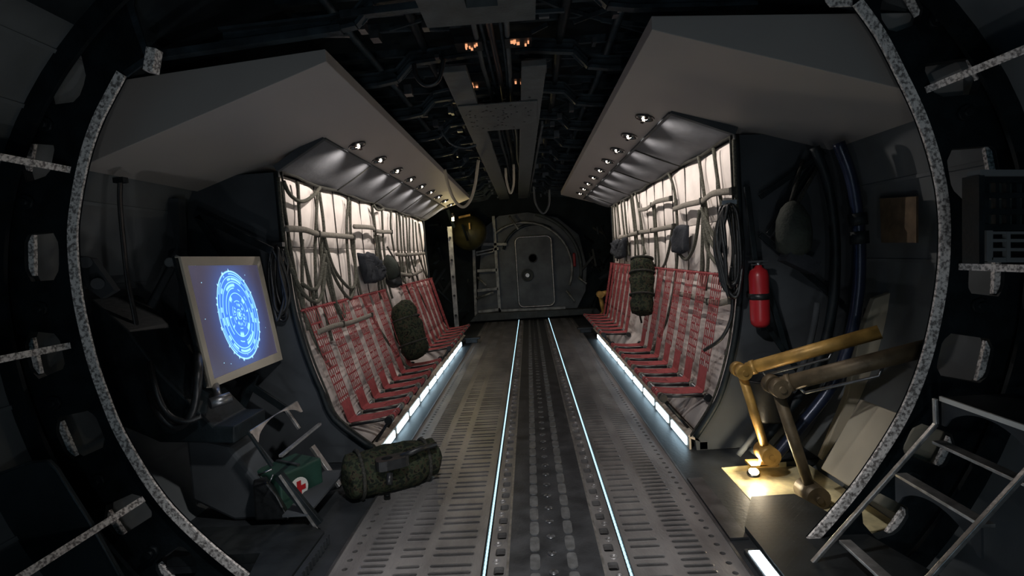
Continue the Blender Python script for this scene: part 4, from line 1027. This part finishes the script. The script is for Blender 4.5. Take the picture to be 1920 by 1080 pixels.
# frames
ceil_frames = []
y = 1.9; k = 0; rnd = random.Random(11)
while y < 11.9:
    mb = MB(); zf = 2.78
    # main frame: flat centre, kink down at both sides, then horizontal to the soffits
    for dz, w in ((0, .02), (.07, .012)):
        pts = [V((-1.5, y, zf - .16 + dz)), V((-.93, y, zf - .14 + dz)), V((-.80, y, zf - .12 + dz)), V((-.70, y, zf - .02 + dz)), V((-.3, y, zf + .01 + dz)), V((.1, y, zf + .01 + dz)), V((.38, y, zf - .02 + dz)), V((.47, y, zf - .12 + dz)), V((.6, y, zf - .14 + dz)), V((1.2, y, zf - .17 + dz))]
        for a, b in zip(pts, pts[1:]): mb.beam(a, b, .05, w)
    for a, b in zip(pts, pts[1:]): mb.beam(a - V((0, -.02, .035)), b - V((0, -.02, .035)), .008, .08)
    struct('trim_28', mb, 'frame'); ceil_frames.append(y)
    mb = MB()
    for yy in (y + .22, y + .44, y + .66):
        zz = zf + .14
        for q in range(5):
            x = rnd.uniform(-1.0, .6); l_ = rnd.uniform(.15, .6); mb.beam((x, yy + rnd.uniform(-.06, .06), zz + rnd.uniform(-.16, .04)), (x + l_, yy + rnd.uniform(-.06, .06), zz + rnd.uniform(-.16, .04)), rnd.uniform(.008, .025), rnd.uniform(.01, .03))
        mb.beam((-1.3, yy, zz), (1.0, yy, zz), .03, .05)
    struct('trim_29', mb, 'frame')
    mb = MB()
    for q in range(7):
        x = rnd.choice((-.78, -.6, -.5, .2, .35, .46, -.85, .55)) + rnd.uniform(-.04, .04); z = zf - .05 + rnd.uniform(-.05, .05); yy = y + rnd.uniform(-.15, .4)
        mb.box((x, yy, z), (rnd.uniform(.01, .06), rnd.uniform(.02, .08), rnd.uniform(.02, .07)))
    struct('trim_30', mb, 'bolt')
    y += .86 if y > 1.9 else .86; k += 1
# stringer pipes along the ceiling
for i, (x, z, r, mt) in enumerate([(-.22, 2.74, .016, 'beam'), (-.18, 2.76, .012, 'frame'), (-.13, 2.72, .02, 'rubber'), (-.08, 2.75, .012, 'frame'), (-.05, 2.73, .016, 'beam'), (-.6, 2.86, .03, 'black'), (.3, 2.85, .03, 'black'), (-.95, 2.8, .025, 'frame'), (.62, 2.8, .025, 'frame')]):
    mb = MB(); mb.tube([V((x + .01 * math.sin(q * 1.7 + i), 1.6 + q * .7, z + .008 * math.sin(q * 2.3 + i))) for q in range(15)], r, 7)
    tag(mb.build('ceiling_pipe', mt), ['thin grey pipe, leftmost of the bundle above the overhead beam', 'thin dark pipe second from left in the centre bundle', 'thick black pipe in the middle of the centre ceiling bundle', 'thin dark pipe second from right in the centre bundle', 'thin grey pipe, rightmost of the bundle above the overhead beam', 'thick black duct left of the overhead beam', 'thick black duct right of the overhead beam', 'dark pipe above the inner edge of the left soffit', 'dark pipe above the inner edge of the right soffit'][i], 'pipe', 'ceiling pipes')
# small orange indicator clusters seen through the frames
for i, (x, y) in enumerate(((880, 92), (972, 84), (890, 162), (980, 155))):
    c = PZ(x, y, 2.70)
    t = thing('indicator_cluster', 'cluster of tiny orange indicator lights %s' % ['upper left of the ceiling pipe bundle', 'upper right of the ceiling pipe bundle', 'lower left of the ceiling pipe bundle', 'lower right of the ceiling pipe bundle'][i], 'indicator lights', tuple(c), 'orange indicator clusters')
    mb = MB(); mb.box(c + V((0, 0, .03)), (.16, .14, .04)); mb.build('housing', 'rubber', t)
    for q in range(6):
        mb = MB(); mb.box(c + V((rnd.uniform(-.06, .06), rnd.uniform(-.05, .05), .006)), (rnd.uniform(.008, .018), rnd.uniform(.015, .035), .012)); mb.build('indicator', 'e_orange', t)
# hanging cable loops
def hang(label, pts, Y, r, mt):
    mb = MB(); w = [PY(x, y, Y) for x, y in pts]; mb.tube(catm(w, 8), r, 8); tag(mb.build('hanging_cable', mt), label, 'cable', 'cable loops under the ceiling')
hang('pale braided cable loop hanging beside the far end of the left soffit', [(834, 318), (840, 345), (852, 375), (868, 388), (882, 375), (891, 345), (897, 300)], 6.4, .018, 'cream')
hang('pale cable loop hanging through the overhead beam slot', [(948, 315), (950, 340), (957, 362), (963, 345), (963, 308)], 6.0, .013, 'cream')
hang('thin grey cable loop right of the overhead beam', [(1001, 350), (1004, 380), (1018, 400), (1029, 385), (1030, 355)], 7.5, .013, 'beam')
hang('thick dark cable loop high on the left of the ceiling', [(776, 120), (782, 145), (800, 160), (822, 150), (832, 110)], 3.2, .014, 'rubber')
hang('faint slack cable below the ceiling frames left of the cross plate', [(828, 245), (845, 268), (870, 277), (893, 272)], 5.0, .012, 'frame')
# big dark beams upper left (crossing above the left soffit)
for seg in (((300, 105), (640, 55)), ((640, 30), (790, 12))):
    mb = MB(); mb.beam(PY(*seg[0], 2.75), PY(*seg[1], 2.75), .05, .035); struct('trim_31', mb, 'frame')
mb = MB(); mb.beam(PY(480, 54, 2.9), PY(655, 55, 2.9), .02, .01); mb.beam(PY(480, 68, 2.9), PY(655, 68, 2.9), .02, .01); mb.beam(PY(1160, 5, 2.9), PY(1250, -8, 2.9), .02, .01); mb.beam(PY(1158, 20, 2.9), PY(1260, 2, 2.9), .02, .012); struct('trim_32', mb, 'alu')

# ================================================================== REAR BULKHEAD
YB = 12.0
def rr_ring(cx, cy, w, h, r, n=8):
    out = []
    for qx, qz, a0 in ((1, 1, 0), (-1, 1, 90), (-1, -1, 180), (1, -1, 270)):
        for k in range(n + 1):
            a = D(a0 + 90 * k / n); out.append((cx + qx * (w / 2 - r) + r * math.cos(a), cy + qz * (h / 2 - r) + r * math.sin(a)))
    return out
mb = MB(); mb.prism([V((hull(D(a), .0)[0], YB + .12, hull(D(a), .0)[1])) for a in range(0, 360, 6)], (0, .05, 0)); struct('wall_back', mb, 'hull_dark')
x0_, x1_ = PY(895, 500, YB).x, PY(1090, 500, YB).x
mb = MB(); mb.prism([PY(x, y, YB) for x, y in [(893, 590), (905, 430), (935, 405), (990, 398), (1045, 408), (1085, 440), (1100, 500), (1098, 545), (1080, 582)]], (0, .1, 0)); struct('wall_back_panel', mb, 'bulk')
dc = PY(1003, 509, YB - .04)
t = thing('hatch_door', 'grey rounded hatch door with a small porthole in the rear bulkhead', 'door', (dc.x, YB, .25)); t['kind'] = 'structure'; t.name = 'door_1'
del t['category']
ring = rr_ring(dc.x, dc.z, .80, 1.56, .12)
mb = MB(); mb.prism([V((x, YB - .07, z)) for x, z in ring], (0, .07, 0)); mb.build('door_leaf', 'bulk', t, bev=.01)
mb = MB(); mb.tube([V((x, YB - .075, z)) for x, z in ring], .02, 8, closed=True); mb.build('door_seal', 'alu', t)
c = PY(999, 484, YB - .09); mb = MB(); mb.lathe(c, (0, -1, 0), [(0, .1), (.02, .1), (.02, .08), (.0, .075)], 24); mb.build('porthole', 'rubber', t)
c = PY(989, 516, YB - .09); mb = MB(); mb.lathe(c, (0, -1, 0), [(0, .14), (.03, .14), (.03, .11), (.01, .1), (.01, .05), (.04, .045), (.045, .01)], 24); hw_ = mb.build('hand_wheel', 'beam', t); MB().cyl(c + V((0, -.05, 0)), c + V((0, -.02, 0)), .045, 14).build('hub', 'alu', hw_)
# ring ribs of the dome
def arc(cx, cy, r, a0, a1, Y, rad, mt, kx=1.):
    mb = MB(); mb.tube([PY(cx + r * kx * math.cos(D(a)), cy - r * math.sin(D(a)), Y) for a in range(a0, a1 + 1, 6)], rad, 8); struct('trim_33', mb, mt)
arc(985, 505, 88, -20, 130, YB - .1, .03, 'bulk_edge'); arc(985, 505, 105, -10, 80, YB - .25, .04, 'beam')
arc(1003, 480, 60, 60, 170, YB - .06, .03, 'frame')
mb = MB()
for a, b in (((925, 405), (938, 596)), ((887, 430), (893, 600)), ((893, 474), (935, 466)), ((893, 478), (925, 470)), ((895, 508), (932, 506)), ((895, 545), (934, 541)), ((897, 585), (938, 580)), ((905, 458), (950, 458)), ((935, 583), (1060, 577))):
    mb.beam(PY(*a, YB - .12), PY(*b, YB - .12), .03, .06)
struct('trim_34', mb, 'bulk_edge')
mb = MB(); mb.prism([PY(x, y, YB - .3) for x, y in [(880, 604), (895, 588), (1120, 578), (1128, 588)]], (0, .3, 0)); struct('trim_35', mb, 'beam', bev=.01)
for seg in (((895, 520), (912, 535)), ((893, 560), (925, 548)), ((1085, 520), (1100, 532)), ((1062, 545), (1078, 565)), ((955, 405), (972, 430))):
    mb = MB(); mb.tube([PY(*seg[0], 11.7), PY(*seg[1], 11.6)], .025, 6); struct('trim_36', mb, 'bulk_edge')
# clutter either side beyond the cabin walls
for sd, xs in ((-1, (808, 835)), (1, (1110, 1140))):
    mb = MB()
    for q in range(26):
        x = rnd.uniform(*xs) if sd > 0 else rnd.uniform(806, 880); yq = rnd.uniform(415, 600); Yq = rnd.uniform(9.9, 11.6)
        a = PY(x, yq, Yq); mb.beam(a, a + V((rnd.uniform(-.25, .25), rnd.uniform(-.2, .2), rnd.uniform(-.35, .35))), rnd.uniform(.015, .05), rnd.uniform(.02, .06))
    tag(mb.build('wall_fittings', 'black'), 'dark jumble of pipes and brackets beyond the %s quilted wall' % ('left' if sd < 0 else 'right'), 'fittings', kind='stuff')
# red fitting
c = PY(1077, 487, 11.7); mb = MB(); mb.box(c, (.06, .06, .3)); tag(mb.build('wall_bottle', 'extred', bev=.02), 'small red bottle-like fitting on the rear bulkhead right of the hatch', 'fitting')
# post
t = thing('perforated_post', 'pale perforated upright post beyond the far end of the left wall', 'post', tuple(PY(858, 612, 9.8)))
a = PY(843, 425, 9.8); b = PY(857, 614, 9.8); b.z = 0; mb = MB(); mb.beam(a, b, .08, .05, up=(0, 1, 0)); mb.build('post', 'bulk_edge', t)
mb = MB()
for q in (.1, .3, .45, .62, .8): c = L(a, b, q); mb.cyl(c + V((0, -.06, 0)), c + V((0, -.025, 0)), .022, 10)
mb.build('hole_cap', 'rubber', t)
# yellow lamp and tank
c = PY(849, 408, 9.55); t = thing('amber_lamp', 'small glowing amber lamp at the far end of the left soffit', 'lamp', tuple(c))
mb = MB(); mb.cyl(c + V((0, 0, -.06)), c + V((0, 0, .0)), .022, 12); mb.build('lens', 'e_yel', t); mb = MB(); mb.cyl(c + V((0, 0, 0)), c + V((0, 0, .08)), .03, 12); mb.build('cap', 'lamptrim', t)
lamp('bulb', 'POINT', c + V((.08, .0, -.1)), 9, (1, .8, .4), .03, None, t)
c = PY(878, 436, 11.2); t = thing('round_tank', 'dull olive round tank lit by the amber lamp in the rear left corner', 'tank', tuple(c))
mb = MB(); mb.lathe(c + V((0, .1, 0)), (0, -1, 0), [(0, .38), (.15, .36), (.27, .25), (.32, .1), (.33, .01)], 28); mb.build('tank_shell', 'tank', t)
mb = MB(); mb.beam(PY(860, 408, 10.9), PY(882, 403, 10.9), .04, .04); mb.beam(PY(880, 418, 10.85), PY(881, 430, 10.85), .03, .03); mb.build('tank_bracket', 'brass', t)
# foot steps at bench ends
for x, y, nm in ((884, 634, 'left'), (1098, 615, 'right')):
    c = PZ(x, y, .08); mb = MB(); mb.box(c, (.3, .12, .03)); mb.box(c + V((0, 0, -.045)), (.2, .08, .07)); tag(mb.build('step_block', 'deck_side', bev=.005), 'low grey step block at the far end of the %s bench' % nm, 'step')

# ================================================================== LIGHT
w = bpy.data.worlds.new('world'); SC.world = w; w.use_nodes = True
bg = w.node_tree.nodes['Background']; bg.inputs[0].default_value = (.25, .55, .75, 1); bg.inputs[1].default_value = .14
# added fill lamps out of view, not part of the cabin
def fill_lamp(name, label, loc, axis, e, col, size, rot, spot=D(150)):
    t = thing(name, label, 'lamp', loc); l_ = V(loc); ax = V(axis).normalized()
    MB().lathe(l_, ax, [(0, .1), (.03, .1), (.05, .08)], 20).build('lamp_body', 'lamptrim', t)
    MB().cyl(l_ + ax * .05, l_ + ax * .056, .07, 20).build('lens', 'e_soft', t)
    lamp('bulb', 'SPOT', l_ + ax * .07, e, col, size, rot, t, spot, .5)
MT['e_soft'] = emit('fill_lamp_lens', (1, .95, .9, 1), 4)
fill_lamp('deck_fill_lamp', 'added unseen fill lamp for the near deck, just above the view', (-.1, 1.45, 2.5), (0, .3, -1), 175, (1, .97, .95), .06, aim((0, .9, -1)), D(92))  # unseen lamp added to brighten the near deck
lamp('glow', 'SPOT', (.955, 2.3, .05), 18, (.97, .98, 1), .03, aim((.05, 1.2, 1)), bpy.data.objects['floor_marker_light'], D(105), .6).location -= bpy.data.objects['floor_marker_light'].location
fill_lamp('ring_fill_lamp', 'added fill lamp behind the viewer for the ring frame', (.1, -.9, .7), (0, 1, 0), 26, (.95, .98, 1), .08, aim((0, 1, .05)), D(150))  # added behind the viewer to light ring face, longerons and ladder
fill_lamp('soffit_fill_lamp', 'added unseen uplight for the soffits, left of the deck below the view', (-.95, 2.05, .02), (0, .3, 1), 10, (.97, .98, 1), .04, aim((-.1, 1.2, 1)), D(105))  # unseen uplight added to brighten the soffit undersides
for o in bpy.data.objects:
    if '_o' in o: del o['_o']
vs = SC.view_settings; vs.view_transform = 'Standard'; vs.look = 'None'; vs.gamma = 1; vs.use_curve_mapping = False; vs.exposure = 0
